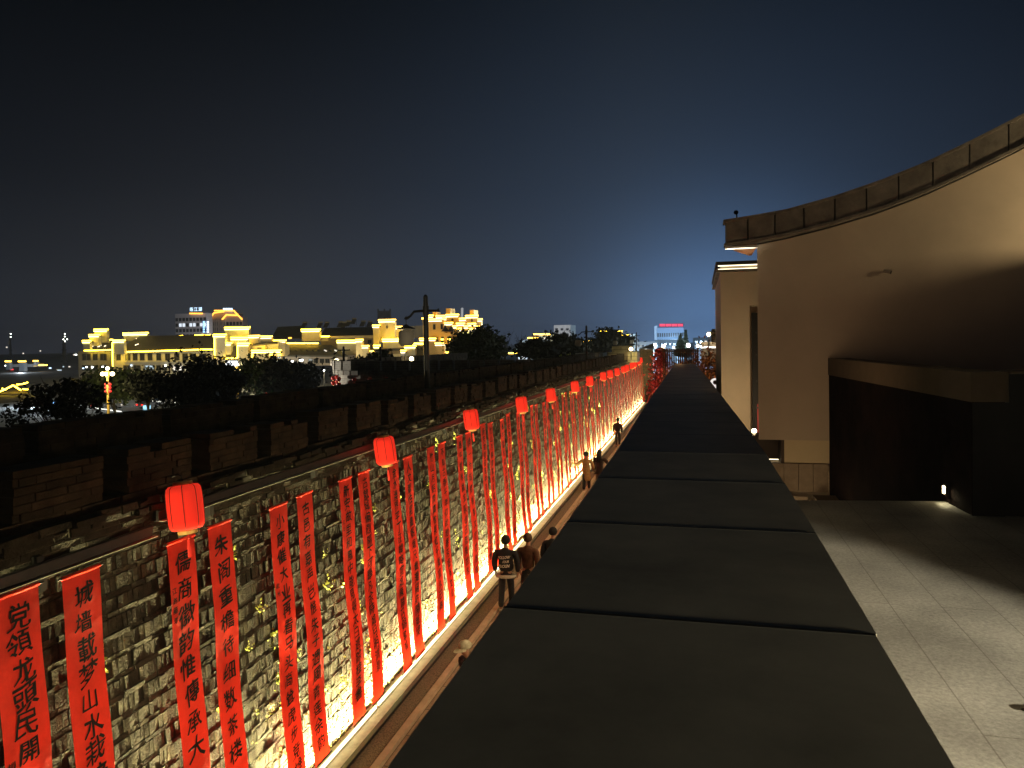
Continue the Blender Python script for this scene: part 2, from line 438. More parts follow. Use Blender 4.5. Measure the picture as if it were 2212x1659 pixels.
# steel rail in segments
rail_segs = [(2.0, 6.95, 4.46), (7.05, 13.1, 4.60), (13.3, 18.7, 4.53), (18.9, 24.6, 4.48), (24.8, 30.5, 4.46), (30.7, 36.2, 4.50), (36.4, 42.2, 4.47), (42.4, 49, 4.45), (49.2, 56, 4.46), (56.2, 63, 4.45), (63.2, 70, 4.45), (70.2, 77, 4.47)]
ords = ['first', 'second', 'third', 'fourth', 'fifth', 'sixth', 'seventh', 'eighth', 'ninth', 'tenth', 'eleventh', 'twelfth', 'thirteenth', 'fourteenth', 'fifteenth', 'sixteenth', 'seventeenth', 'eighteenth']
def near_word(i): return ords[i]
for i, (ya, yb, zz) in enumerate(rail_segs):
    xx = xw(zz)+.06
    r = thing('steel_rail', 'dark steel rail segment under the wall ledge, %s of the row from the camera' % near_word(i), 'rail', (xx, ya, zz), 'steel rail segments along the city wall')
    mb = MB(); mb.box(xx, xx+.035, ya, yb, zz-.06, zz+.06); mb.box(xx-.03, xx+.10, ya, yb, zz-.068, zz-.061); mb.box(xx+.036, xx+.055, ya, yb, zz+.05, zz+.056)
    mb.build('channel', M_STEEL, r); MB().box(xx+.037, xx+.10, ya, yb, zz-.0605, zz-.054).build('lip', mat('lip_glint', (.5, .5, .42), .4, spec=.5), r)  # wash light caught by the lip is put into its paler colour
    yy = ya+.9
    while yy < yb:
        mb = MB(); mb.box(xx-.09, xx-.002, yy, yy+.07, zz-.22, zz+.12); mb.box(xx-.002, xx+.033, yy, yy+.07, zz-.2, zz-.047)
        mb.build('bracket', M_BLACK, r); yy += 2.6

# ------------------------------------------------------------------ calligraphy
GL = {}
def glyph(ch):
    if ch in GL: return GL[ch]
    c = bpy.data.curves.new('t', 'FONT'); c.body = ch; c.resolution_u = 2; c.offset = 0.0; c.fill_mode = 'FRONT'
    o = bpy.data.objects.new('t', c); C.objects.link(o); bpy.context.view_layer.update()
    dg = bpy.context.evaluated_depsgraph_get(); m = bpy.data.meshes.new_from_object(o.evaluated_get(dg))
    v = np.array([x.co[:2] for x in m.vertices]) if len(m.vertices) else np.zeros((0, 2))
    f = [tuple(p.vertices) for p in m.polygons]
    bpy.data.objects.remove(o); bpy.data.curves.remove(c); bpy.data.meshes.remove(m)
    if len(v): v = v - (v.min(0)+v.max(0))/2
    GL[ch] = (v, f); return GL[ch]
def brush(v):
    """hand-brushed look: rising strokes, uneven weight"""
    ph = random.uniform(0, 6)
    x, y = v[:, 0].copy(), v[:, 1].copy()
    y2 = y + .10*x + .035*np.sin(5.3*x+ph) + .02*np.sin(17*y+ph)
    x2 = x*(1+.10*np.sin(3*y+ph)) + .03*np.sin(6.1*y+ph*2) + .016*np.sin(19*x+ph)
    a = random.uniform(-.07, .07); s = random.uniform(.9, 1.08)
    return np.stack([s*(x2*math.cos(a)-y2*math.sin(a)), s*(x2*math.sin(a)+y2*math.cos(a))], 1)

BW, BZ0, BZ1 = 0.45, 0.14, 4.20
def xban(z, yl=0.0, ph=0.0):
    return -5.60 - K*z + .020*math.sin(2.7*z+ph) * min(1, (BZ1-z)*.8) + .005*math.sin(9*yl+ph+1.6*z)*min(1, (BZ1-z)*2)
COUPLETS = [
    ('党領龙頭民開', .238, .24, '柳鸣', 1.45), ('城墙載梦山水栽培', .25, .24, '', 0),
    ('儒商徽韵惟傳承大', .31, .27, '江錦華年', .55), ('朱阁重檐待细数茶楼', .32, .25, '', 0),
    ('小康催大业再看马头高耸虎步竞雄', .252, .225, '歙州', 1.1), ('古邑有嘉声岂惟朱子遗風青莲余韵', .252, .225, '', 0),
    ('新安故里和風中能見得太白遗踪桂李書', .215, .21, '江山', .7), ('古歙城偏烈陽下可尋凡余時城月明清景', .205, .21, '', 0),
    ('金水澳界平丁汪韓略宣城陳闢召錦奪鳴', .214, .215, '', 0), ('人文聽性星畫朝塘尺載灘陽防開雜境', .222, .215, '', 0),
    ('竹山月朝霞真惟長虹千里直久已春', .235, .205, '', 0), ('不知古香千年仰故地春芳遊有文化', .232, .205, '', 0),
    ('春平載秋歲五采也日照亮世界', .26, .225, '', 0), ('情一为城府銅華文厅后徐路', .30, .22, '', 0),
]
BANS = []
def banner_mesh(idx):
    ph = idx*1.7
    cl = MB(); ny, nz_ = 6, 64
    for i in range(nz_+1):
        z = BZ0 + (BZ1-BZ0)*i/nz_
        for j in range(ny+1):
            yl = BW*j/ny
            cl.v.append((xban(z, yl, ph), yl, z))
    for i in range(nz_):
        for j in range(ny):
            q = i*(ny+1)+j; cl.f.append((q, q+1, q+ny+2, q+ny+1))
    zt = BZ1-.012
    cl.tube([(xban(zt)+.004, .0, zt), (xban(zt)+.004, BW, zt)], .02, 8)       # rod sleeve
    tx = MB(); text, pitch, size, small, sz0 = COUPLETS[idx % len(COUPLETS)]
    def put(ch, yc, zc, s):
        v, f = glyph(ch)
        if not len(v): return
        b = brush(v)*s
        for q3, (ax, ay) in enumerate(((0, 0), (.018, .010), (-.014, -.014))):
            tx.add([(xban(zc+q[1], yc+q[0], ph)+.011+.0003*q3, yc+q[0]+ax*s*1.1, zc+q[1]+ay*s) for q in b], f)
    zc = BZ1-.08-pitch*.6
    for ch in text:
        put(ch, BW*.5+random.uniform(-.015, .015), zc, size*1.0); zc -= pitch*random.uniform(.96, 1.04)
    for q, ch in enumerate(small):
        put(ch, BW*.12, BZ1-sz0-q*.11, .085)
    if idx == 0:
        tx.add([(xban(BZ1-1.75)+.005+0*t, .06+.04*math.cos(t)*r, BZ1-1.78+.04*math.sin(t)*r) for r in (1, .8) for t in [2*PI*i/16 for i in range(16)]],
               [(i, (i+1) % 16, (i+1) % 16+16, i+16) for i in range(16)])
    return cl, tx
lant_u = [(400, 7.5)]  # placeholder for label text only
NB = 36
pair_words = lambda k: ('first second third fourth fifth sixth seventh eighth ninth tenth eleventh twelfth thirteenth fourteenth fifteenth sixteenth seventeenth eighteenth nineteenth twentieth twenty-first twenty-second twenty-third twenty-fourth twenty-fifth twenty-sixth twenty-seventh twenty-eighth twenty-ninth thirtieth thirty-first thirty-second thirty-third thirty-fourth thirty-fifth thirty-sixth').split()[k]
blabels = ['red banner lettered 党領龙頭民開, cut off by the edge of the photo', 'red banner lettered 城墙載梦山水, left of the nearest lantern', 'red banner lettered 儒商徽韵惟傳承大, right below the nearest lantern',
    'red banner lettered 朱阁重檐待细数茶楼, just right of the nearest lantern', 'red hanging banner lettered 小康催大业再看马头高耸虎步竞雄', 'red hanging banner lettered 古邑有嘉声岂惟朱子遗風青莲余韵',
    'red banner lettered 新安故里和風中, left of the second lantern', 'red banner beginning 古歙城, just left of the second lantern', 'red banner beginning 金水, hanging right below the second lantern', 'red banner beginning 人文, just right of the second lantern']
srcs = []
for n in range(2*NB):
    k, s = divmod(n, 2)
    yb = (4.99 if n else 4.91) + 2.03*k + (.0 if s == 0 else (.62 if k == 0 else .71))
    dz = [.20, .16, .10, .11, .05, .07, .05, .05][n] if n < 8 else 0
    if k > 22: yb += random.uniform(-.12, .12)
    lab = blabels[n] if n < len(blabels) else 'red calligraphy banner, %s of its pair, in the %s pair from the camera' % (('left', 'right')[s], pair_words(k))
    if n < 14:
        cl, tx = banner_mesh(n)
        for mb in (cl, tx): mb.v = [(x, y+yb, z+dz) for x, y, z in mb.v]
        t = thing('hanging_banner', lab, 'banner', (-5.6, yb, 0), 'red calligraphy banners down the city wall')
        cl.build('cloth', M_RED, t, smooth=True); tx.build('calligraphy', M_INK, t)
        for zz in (BZ1-.012, BZ0):
            mb = MB(); xx = xban(zz)+.002; mb.tube([(xx, yb-.05, zz+dz), (xx, yb+BW+.05, zz+dz)], .011, 6); mb.build('rod', M_BLACK, t)
        srcs.append(t)
    else:
        copy_tree(srcs[4 + (n*3+s) % 10], None, (-5.6, yb, random.uniform(-.03, .03)), lab)

# ------------------------------------------------------------------ lanterns on the rail
LU = [(400, 7.5), (832, 13.2), (1018, 18.8), (1127, 0), (1190, 0), (1242, 0), (1274, 0), (1303, 0), (1318, 0), (1333, 0), (1347, 0), (1354, 0), (1365, 0), (1371, 0), (1380, 0), (1384, 0)]
XL = -5.66
def y_at_u(u, X, Z):
    lo, hi = 2.0, 160.0
    for _ in range(50):
        m_ = (lo+hi)/2; d = np.array([X, m_, Z])-CAM; uu = CX+F*(d@CR)/(d@CF)
        if uu < u: lo = m_
        else: hi = m_
    return lo
def make_lantern(loc, lab):
    t = thing('red_lantern', lab, 'lantern', loc, 'red lanterns along the city wall rail')
    x, y, z = loc
    prof = [(.10, -.252), (.160, -.245), (.184, -.215), (.191, -.16), (.194, -.03), (.194, .08), (.190, .17), (.182, .218), (.158, .245), (.10, .252)]
    b = MB(); nseg = 32; o = 0
    b.v = []
    for r, zz in prof:
        for j in range(nseg):
            th = 2*PI*j/nseg; rr = r*(1-.018*(.5-.5*math.cos(th*8))); b.v.append((x+rr*math.cos(th), y+rr*math.sin(th), z+zz))
    for i in range(len(prof)-1):
        for j in range(nseg):
            b.f.append((i*nseg+j, i*nseg+(j+1) % nseg, (i+1)*nseg+(j+1) % nseg, (i+1)*nseg+j))
    b.build('shade', M_LANT, t, smooth=True)
    rb = MB()
    for k in range(8):
        th = 2*PI*k/8+.2; rb.tube([(x+(r+.001)*math.cos(th), y+(r+.001)*math.sin(th), z+zz) for r, zz in prof], .0045, 4)
    rb.build('ribs', mat('lantern_rib', (.10, .008, .006), .7), t)
    MB().lathe([(.102, -.30), (.108, -.262), (.104, -.24)], loc, 20).build('bottom_collar', M_GOLD, t)
    MB().lathe([(.104, .24), (.108, .262), (.100, .29)], loc, 20).build('top_collar', M_GOLD, t)
    MB().tube([(x, y, z+.29), (x-.02, y, z+.36), (x-.1, y, z+.37), (x-.30, y, z+.34)], .006, 5).build('hanger', M_BLACK, t)
    q = MB().tube([(x, y, z-.30), (x, y, z-.37)], .004, 4); q.ball((x, y, z-.38), .016, n=8, m=5); q.tube([(x, y, z-.39), (x, y, z-.45), (x, y, z-.56)], [.012, .02, .024], 8)
    q.build('tassel', M_TASSEL, t)
    return t
LV = [1095, 973, 906, 874, 853, 835, 823, 813, 808, 803, 798, 795, 790, 787, 782, 778]
lz = [at(u_, v_, X=XL)[2] for (u_, _), v_ in zip(LU, LV)]
lz_old = [4.51, 4.46, 4.47, 4.37, 4.33, 4.30, 4.29, 4.26, 4.25, 4.23, 4.2, 4.2, 4.24, 4.28, 4.31, 4.4]
l0 = None
llabs = ['nearest and largest glowing red lantern, above the banner beginning 儒', 'glowing red lantern above the banner beginning 金, second largest of the row', 'glowing red lantern third from the camera, by a hole in the ledge']
llabs[2] = 'glowing red lantern third from the camera, between two pairs of banners'
for i, (u, _) in enumerate(LU):
    y = y_at_u(u, XL, lz[i])
    lab = llabs[i] if i < 3 else 'glowing red lantern on the wall rail, %s along the row from the camera' % ords[i]
    if l0 is None: l0 = make_lantern((XL, y, lz[i]), lab); q_ = l0
    else: q_ = copy_tree(l0, None, (XL, y, lz[i]), lab)
    q_.rotation_euler = (random.uniform(-.04, .04), -random.uniform(.07, .15), random.uniform(-.4, .4))

# ------------------------------------------------------------------ LED wash strips at the foot of the wall
LEDP = 400.0
FILLP = 15.0
HAZE = 0.00018
seg = 5.0; y = 2.0; i = 0
while y < 77:
    t = thing('light_strip', 'glowing light strip at the foot of the city wall, %s length from the camera' % ords[i], 'light strip', (-5.66, y, 0.02), 'light strips along the foot of the wall')
    mb = MB(); mb.box(-5.73, -5.615, y+.02, y+seg-.02, .021, .05); mb.build('housing', mat('led_housing', (.5, .48, .4), .5, spec=.5), t)
    mb = MB(); mb.box(-5.645, -5.62, y+.05, y+seg-.05, .052, .10); mb.build('lens', E_LED, t)
    l = lamp('wash', 'AREA', (-5.66, y+seg/2, .085), LEDP*seg, (1.0, .83, .38), t, shape='RECTANGLE', size=.035, size_y=seg)
    l.rotation_euler = (math.radians(180), math.radians(-31), 0)
    l.data.spread = math.radians(130)
    y += seg; i += 1

# unseen fill lights added along the lane wall to brighten the banners opposite
lw = thing('lane_fill', 'unseen warm fill light added on the lane side of the terrace wall', 'light strip', (-.46, 2, 4.6))
for ya, yb, xl in ((1, 6, -.50), (6, 11, -.62), (11, 16, -.74), (16, 23, -.90), (23, 30, -1.05), (30, 42, -1.10), (42, 58, -1.10), (58, 76, -1.10)):
    l = lamp('wash', 'AREA', (xl-.03, (ya+yb)/2, 4.05), FILLP*(yb-ya), (1.0, .68, .38), lw, shape='RECTANGLE', size=.10, size_y=yb-ya)
    l.rotation_euler = (0, math.radians(60), 0); l.data.spread = math.radians(105)
    MB().box(xl, xl+.12, ya, yb, 4.10, 4.14).build('housing', M_BLACK, lw)
gw = MB().box(-1.05, -.7, 30.3, 77, 0, 4.4); tag(gw.build('garden_wall', mat('alley_plaster', (.34, .28, .2)), origin=(-.9, 50, 0)), 'plain low garden wall carrying on past the end of the coping', 'wall')
# weeds rooted in the joints
wsrc = []
def weed_mesh(n, R):
    mb = MB(); pts = RNG.normal(size=(n, 3))*np.array([R*.5, R, R*.8]); pts[:, 0] = np.abs(pts[:, 0])+.02; pts[:, 2] -= np.abs(pts[:, 1])*.3
    mb.leaves(pts, R*.5); return mb
for i in range(140):
    yb = 5 + 42*random.random()**1.5; zb = 0.5+3.7*random.random()**1.2
    if i < 5:
        mb = weed_mesh(20, random.uniform(.04, .066)); mb.v = [(p[0]+xw(zb), p[1]+yb, p[2]+zb) for p in mb.v]
        o = mb.build('wall_weed', M_LEAF_Y, origin=(xw(zb), yb, zb)); wsrc.append(o)
        tag(o, 'small yellow-green weed tuft growing from the brick joints of the city wall', 'weed', 'weed tufts on the city wall')
    else:
        o = wsrc[i % 5].copy(); C.objects.link(o); o.location = (xw(zb), yb, zb); o.rotation_euler = (random.uniform(-1, 1), 0, 0); s = random.uniform(.6, 1.5); o.scale = (s, s, s)
mb = MB(); n = 9000
zz = np.abs(RNG.normal(size=n))*.55; yy = RNG.uniform(3, 60, n)
mask = (np.sin(yy*1.7)+np.sin(yy*.63+1)+RNG.normal(size=n)*.9) > .2
pts = np.stack([XB-K*zz+.012+np.abs(RNG.normal(size=n))*.02, yy, zz], 1)[mask]
mb.leaves(pts, .035); tag(mb.build('moss', mat('moss', (.16, .14, .05), .9, .4, 10)), 'ragged moss and creeper along the foot of the city wall', 'moss', kind='stuff')

# tall lamp posts on the wall walk
def lamp_post(loc, h, lab):
    t = thing('lamp_post', lab, 'lamp post', loc, 'lamp posts standing on the city wall')
    x, y, z = loc
    MB().tube([(x, y, z), (x, y, z+.3), (x, y, z+.32), (x, y, z+h*.98), (x, y, z+h)], [.11, .11, .08, .065, .03], 10).build('pole', M_BLACK, t)
    MB().tube([(x, y, z+h*.82), (x, y, z+h*.9)], [.085, .085], 10).build('collar', M_BLACK, t)
    d = np.array([CR[0], CR[1], 0]); P = lambda a, b: (x+d[0]*a, y+d[1]*a, z+h*.86+b)
    MB().tube([P(.05, 0), P(.3, 0), P(.37, .02)], [.035, .03, .05], 8).build('arm', M_BLACK, t)
    MB().tube([P(-.05, 0), P(-.32, -.02), P(-.42, -.14), P(-.52, -.2), P(-.56, -.17)], [.035, .035, .03, .045, .06], 8).build('arm', M_BLACK, t)
    sh = MB().tube([P(-.54, -.2), P(-.54, -.38)], .012, 6); sh.lathe([(.02, -.36), (.09, -.41), (.25, -.475), (.25, -.49)], (P(-.54, 0)[0], P(-.54, 0)[1], P(0, 0)[2]), 20)
    sh.build('shade', M_BLACK, t)
    MB().lathe([(.15, -.53), (.21, -.58), (.215, -.86), (.15, -.95)], (P(-.54, 0)[0], P(-.54, 0)[1], P(0, 0)[2]), 20).build('globe', mat('milk_glass', (.6, .55, .45), .35, spec=.5, trans=.5), t, smooth=True)
    return t
XP = -7.2
lps = [(921, 4.7, 3.12, 'nearest black lamp post with two arms and an unlit globe, on the city wall walk'), (1267, 4.55, 2.95, 'second black lamp post along the city wall walk, thin against the blue sky'),
       (1341, 4.5, 2.9, 'third black lamp post in front of the flat-roofed gate stair'), (1375, 4.5, 2.9, 'farthest black lamp post on the city wall, beside the brick pier')]
for u, zb, h, lab in lps:
    lamp_post((XP, y_at_u(u, XP, 6.5), zb), h, lab)

# ------------------------------------------------------------------ terrace wall with stone coping
# centre line of the coping (x, y, z of the top) as it drops and bends away
CP = [(-.048, -1.5, 5.90), (-.048, 1.0, 5.90), (-.05, 2.6, 5.90), (-.06, 4.2, 5.898), (-.148, 8.24, 5.86), (-.242, 13.23, 5.794), (-.40, 21.0, 5.66), (-.585, 30.2, 5.515)]
def cpt(y):
    for a_, b_ in zip(CP, CP[1:]):
        if y <= b_[1]:
            t = (y-a_[1])/(b_[1]-a_[1]); return np.array([a_[0]+(b_[0]-a_[0])*t, y, a_[2]+(b_[2]-a_[2])*t])
    return np.array(CP[-1])
HWC = 0.386
tw = thing('terrace_wall', 'long terrace wall capped with wide dark stone slabs, running from the camera into the distance', 'wall', (-.05, 10, 0))
mb = MB()
ys = [-1.5, 1, 4.2, 8.24, 13.23, 21, 30.2]
for ya, yb in zip(ys, ys[1:]):
    a_, b_ = cpt(ya), cpt(yb); o_ = len(mb.v)
    for p in (a_, b_):
        mb.v += [(p[0]-.34, p[1], -.2), (p[0]+.34, p[1], -.2), (p[0]+.34, p[1], p[2]-.07), (p[0]-.34, p[1], p[2]-.07)]
    mb.f += [(o_, o_+3, o_+7, o_+4), (o_+1, o_+5, o_+6, o_+2), (o_+3, o_+2, o_+6, o_+7)]
    if yb > 30: mb.f += [(o_+4, o_+7, o_+6, o_+5)]
mb.build('wall_body', M_PLASTER_D, tw)
L = 0.805; y = 1.605-L*3; k = 0; jm = MB()
while y < 30:
    a_, b_ = cpt(y+.004), cpt(min(y+L-.004, 30.2)); sb = MB()
    tz = 0.0; jx = random.uniform(-.002, .002); zj = 0.0
    dirv = (b_-a_)[:2]; dirv /= np.linalg.norm(dirv); nx, ny = dirv[1], -dirv[0]
    A = lambda p, s, dz: np.array((p[0]+nx*s+jx, p[1]+ny*s, p[2]+dz+zj))
    h = HWC
    e = .0025
    vs = []
    for dz in (-.07, 0):
        for p, s in ((a_, -h), (a_, h), (b_, h), (b_, -h)):
            vs.append(tuple(A(p, s, dz)))
    fs = [(0, 3, 2, 1), (4, 5, 6, 7)] + [(i_, (i_+1) % 4, 4+(i_+1) % 4, 4+i_) for i_ in range(4)]
    g2_ = cpt(min(y+L+.004, 30.2)); dj = np.array([0, .002, 0])
    if y+L < 30:
        hh = h+.0008
        top_ = [A(b_, -hh, .0004)-dj, A(b_, hh, .0004)-dj, A(g2_, hh, .0004)+dj, A(g2_, -hh, .0004)+dj]
        jm.add([p_-np.array([0, 0, .069]) for p_ in top_]+top_, [(0, 3, 2, 1), (4, 5, 6, 7)]+[(i_, (i_+1) % 4, 4+(i_+1) % 4, 4+i_) for i_ in range(4)])
    sb.add(vs, fs); sb.build('coping_slab', M_COPING, tw); y += L; k += 1

jm.build('joint_sealant', mat('dark_joint', (.02, .02, .018), .9), tw)
# ------------------------------------------------------------------ terrace floor
fe = [(.33, -4), (9, -4), (9, 8.85), (2.36, 7.90), (.33, 7.62)]
mb = MB(); mb.prism([(x-1.08+.142, y) for x, y in fe], 4.72, 4.90); mb.v = [(x+1.08-.142, y, z) for x, y, z in mb.v]
structure(mb.build('terrace_floor', M_TERR, origin=(1.08, 0.0, 4.9)))
mb = MB(); mb.box(.33, 8.5, 7.9, 17, 3.5, 3.86); structure(mb.build('sunken_court_floor', mat('court_stone', (.30, .25, .18), .85, .2, 4)))

# dark stair enclosure (bulkhead) with stone trim
NB_, FB = np.array([2.302, 7.275]), np.array([1.93, 12.38])
bk = thing('stair_enclosure', 'dark rust-brown stair enclosure with a stone band along its top, beyond the terrace', 'stair enclosure', (2.3, 7.3, 3.5))
dv = (FB-NB_)/np.linalg.norm(FB-NB_); nr = np.array([dv[1], -dv[0]])
def off(p, a, b): q = p+dv*a+nr*b; return (q[0], q[1])
mb = MB(); mb.prism([off(NB_, 0.02, .012), off(NB_, 0.02, .28), off(FB, 0, .28), off(FB, 0, .012)], 3.5, 5.905); mb.build('side_wall', M_RUST, bk)
mb = MB(); mb.prism([off(NB_, 0, 0), off(NB_, 0.0, .30), off(FB, 0, .30), off(FB, 0, 0)], 5.907, 6.168)
mb.build('stone_band', M_TRIM, bk)
mb = MB(); mb.prism([off(NB_, .015, .31), (9, 7.9), (9, 8.2), off(NB_, .30, .31)], 4.905, 6.150); mb.prism([off(NB_, .015, .02), off(NB_, .015, .31), off(NB_, .30, .31), off(NB_, .30, .02)], 4.905, 5.9)
mb.build('front_wall', mat('unlit_front', (.012, .011, .010), .6, .3, 3), bk)  # front gets no light; that shade is put into its black colour
mb = MB(); mb.prism([off(NB_, .0, .312), (9, 7.885), (9, 8.21), off(NB_, .31, .312)], 6.152, 6.172); mb.build('capping', M_TRIM, bk)
# little step light on the side wall
p = off(NB_, .52, -.001)
sl = thing('step_light', 'small lit step light low on the dark stair enclosure, shining on the terrace floor', 'step light', (p[0], p[1], 5.0))
MB().obox((p[0]-.012, p[1], 5.03), .03, .06, .10, math.atan2(dv[1], dv[0])-PI/2).build('housing', M_BLACK, sl)
MB().obox((p[0]-.030, p[1], 5.03), .012, .042, .07, math.atan2(dv[1], dv[0])-PI/2).build('lens', E_WARM, sl)
lamp('glow', 'SPOT', (p[0]-.06, p[1], 5.03), 2.0, (1, .85, .5), sl, spot_size=math.radians(120), spot_blend=.6, shadow_soft_size=.03).rotation_euler = (math.radians(-25), math.radians(-40), 0)

# ------------------------------------------------------------------ house with the curved roof band
YF = 12.4
roof = [(.404, 8.358, 7.938), (.91, 8.415, 7.993), (1.315, 8.47, 8.055), (1.976, 8.625, 8.20), (2.62, 8.818, 8.373), (3.245, 9.046, 8.588), (3.852, 9.321, 8.853), (4.512, 9.641, 9.16), (5.2, 10.02, 9.53), (6.0, 10.52, 10.02), (7.0, 11.2, 10.68)]
def rz(x, k):
    for a_, b_ in zip(roof, roof[1:]):
        if x <= b_[0]: t = (x-a_[0])/(b_[0]-a_[0]); return a_[k]+(b_[k]-a_[k])*t
    return roof[-1][k]
h1 = thing('curved_roof_house', 'cream house with a swept-up grey stone roof edge, filling the right side', 'house', (.89, YF, 3.9))
xs = list(np.linspace(.895, 7.0, 26))
mb = MB(); mb.xprism([(.895, 4.875)]+[(7.0, 4.875)]+[(x, rz(x, 2)-.012) for x in xs[::-1]], YF, YF+5.0); mb.v = [(max(x, 2.4) if y > YF+1 else x, y, z) for x, y, z in mb.v]; mb.build('plaster_wall', M_PLASTER, h1)
xs = list(np.linspace(.404, 7.0, 30))
# curved band built of separate stone panels with open joints
px = [.404, .66, .92, 1.24, 1.60, 1.97, 2.36, 2.75, 3.15, 3.56, 3.98, 4.42, 4.88, 5.36, 5.9, 6.5, 7.0]
px = [.404, .74, 1.14, 1.56, 2.0, 2.44, 2.88, 3.34, 3.82, 4.32, 4.85, 5.4, 6.0, 6.6, 7.0]
for i, (a_, b_) in enumerate(zip(px, px[1:])):
    q = np.linspace(a_+.011, b_-.011, 6)
    mb = MB(); mb.xprism([(x, rz(x, 2)+.055) for x in q]+[(x, rz(x, 1)-.045) for x in q[::-1]], 12.1, 12.38)
    mb.build('fascia_panel', M_FASCIA, h1)
q = [x for x in xs if x > .9]; q = [.895]+q
qf = xs
mb = MB(); mb.xprism([(x-.03*(x < .41), rz(x, 1)-.045) for x in qf]+[(x-.03*(x < .41), rz(x, 1)) for x in qf[::-1]], 12.06, 12.40); mb.xprism([(x, rz(x, 1)-.045) for x in q]+[(x, rz(x, 1)) for x in q[::-1]], 12.402, 17.2); mb.v = [(max(x, 2.4) if y > 13 else x, y, z) for x, y, z in mb.v]; mb.build('roof_lip', M_FASCIA, h1)
mb = MB(); mb.xprism([(x-.02*(x < .41), rz(x, 2)+.012) for x in qf]+[(x-.02*(x < .41), rz(x, 2)+.053) for x in qf[::-1]], 12.07, 12.385); mb.build('lower_lip', M_FASCIA, h1)
mb = MB(); mb.xprism([(x, rz(x, 2)+.002) for x in q]+[(x, rz(x, 1)-.046) for x in q[::-1]], 12.405, 17.1); mb.v = [(max(x, 2.4) if y > 13 else x, y, z) for x, y, z in mb.v]
mb.prism([(.41, 12.385), (.894, 12.385), (.894, 13.75)], 7.99, 8.35); mb.build('roof_core', M_DARKROOF, h1)
mb = MB(); mb.box(.40, .893, 12.13, 12.30, rz(.6, 2)-.045, rz(.404, 2)+.008); mb.build('soffit_edge', M_WHITE_W, h1)
for i in range(11):
    yy = 12.32+i*.125; xa = .42+(yy-12.385)/(13.75-12.385)*.474
    mb = MB(); mb.box(max(.55, xa), .892, yy, yy+.05, 7.945, 7.985); mb.build('soffit_slat', M_WOOD, h1)
l = lamp('soffit_light', 'AREA', (.80, 12.9, 7.70), 5, (1, .8, .55), h1, shape='RECTANGLE', size=.06, size_y=1.0); l.data.energy = 1.6; l.rotation_euler = (PI, math.radians(0), 0)
l = lamp('soffit_edge_light', 'AREA', (.62, 12.215, 7.85), 1.2, (1, .9, .7), h1, shape='RECTANGLE', size=.4, size_y=.05); l.rotation_euler = (PI, 0, 0)
# rounded cap light on the roof corner
p = at(1590, 463, Y=12.5)
rl = thing('roof_spotlight', 'small round black spotlight standing on the near corner of the curved roof', 'spotlight', (p[0], 12.5, rz(p[0], 1)))
MB().ball((p[0], 12.5, p[2]+.03), .038, n=12, m=8).build('head', M_BLACK, rl)
MB().tube([(p[0]+.01, 12.5, rz(p[0], 1)), (p[0]+.01, 12.5, p[2])], .012, 6).build('stem', M_BLACK, rl)
MB().box(p[0]+.02, p[0]+.13, 12.45, 12.55, rz(p[0]+.05, 1)+.002, rz(p[0]+.1, 1)+.025).build('base', M_WHITE_W, rl)
# security camera on the wall
p = at(1925, 588, Y=12.3)
sc_ = thing('security_camera', 'small grey security camera fixed to the cream wall of the curved roof house', 'security camera', (p[0]-.05, YF, p[2]))
MB().tube([(p[0]-.05, YF, p[2]+.02), (p[0]-.045, 12.37, p[2]+.02)], .014, 8).build('bracket', M_STEEL, sc_)
MB().tube([(p[0]-.09, 12.365, p[2]+.03), (p[0]+.0, 12.335, p[2]-.0)], .024, 10).build('body', mat('camera_grey', (.35, .3, .24), .5), sc_)
MB().tube([(p[0]-.001, 12.336, p[2]+.0), (p[0]+.01, 12.332, p[2]-.004)], .023, 10).build('lens', M_BLACK, sc_)
# ground floor below the overhang
mb = MB(); mb.box(1.285, 1.97, 12.46, 12.9, 4.505, 4.868); mb.build('cream_panel', mat('cream_panel', (.62, .52, .33), .85, .04, 2), h1)
x0 = 1.0
for i in range(6):
    xa = .62+i*.218; mb = MB(); mb.box(xa+.004, xa+.214, 12.42, 12.9, 4.06, 4.497); mb.build('stone_tile', mat('plinth_tile', (.30, .235, .165), .85, .2, 6), h1)
mb = MB(); mb.box(.7, 1.275, 12.9, 13.0, 4.5, 4.87); mb.build('doorway_back', mat('dark_brown', (.07, .05, .035), .7), h1)
mb = MB(); mb.box(1.235, 1.284, 12.45, 12.89, 4.5, 4.868); mb.build('door_jamb', mat('dark_brown', (.07, .05, .035), .7), h1)
mb = MB(); mb.box(1.02, 1.21, 12.6, 12.62, 4.525, 4.535); mb.build('threshold_light', E_PALE2, h1)
mb = MB(); mb.box(.62, 1.6, 12.2, 12.41, 3.865, 4.02); mb.build('plinth_step', mat('step_stone', (.30, .24, .17), .85, .2, 5), h1)
pl = thing('stone_planter', 'low square stone planter beside the tiled plinth in the sunken court', 'planter', (1.75, 11.6, 3.86))
MB().box(1.66, 1.93, 11.5, 11.9, 3.865, 4.05).build('tub', M_TRIM, pl)
mb = MB(); mb.box(1.63, 1.95, 11.46, 11.93, 4.052, 4.11); mb.build('rim', M_TRIM, pl)

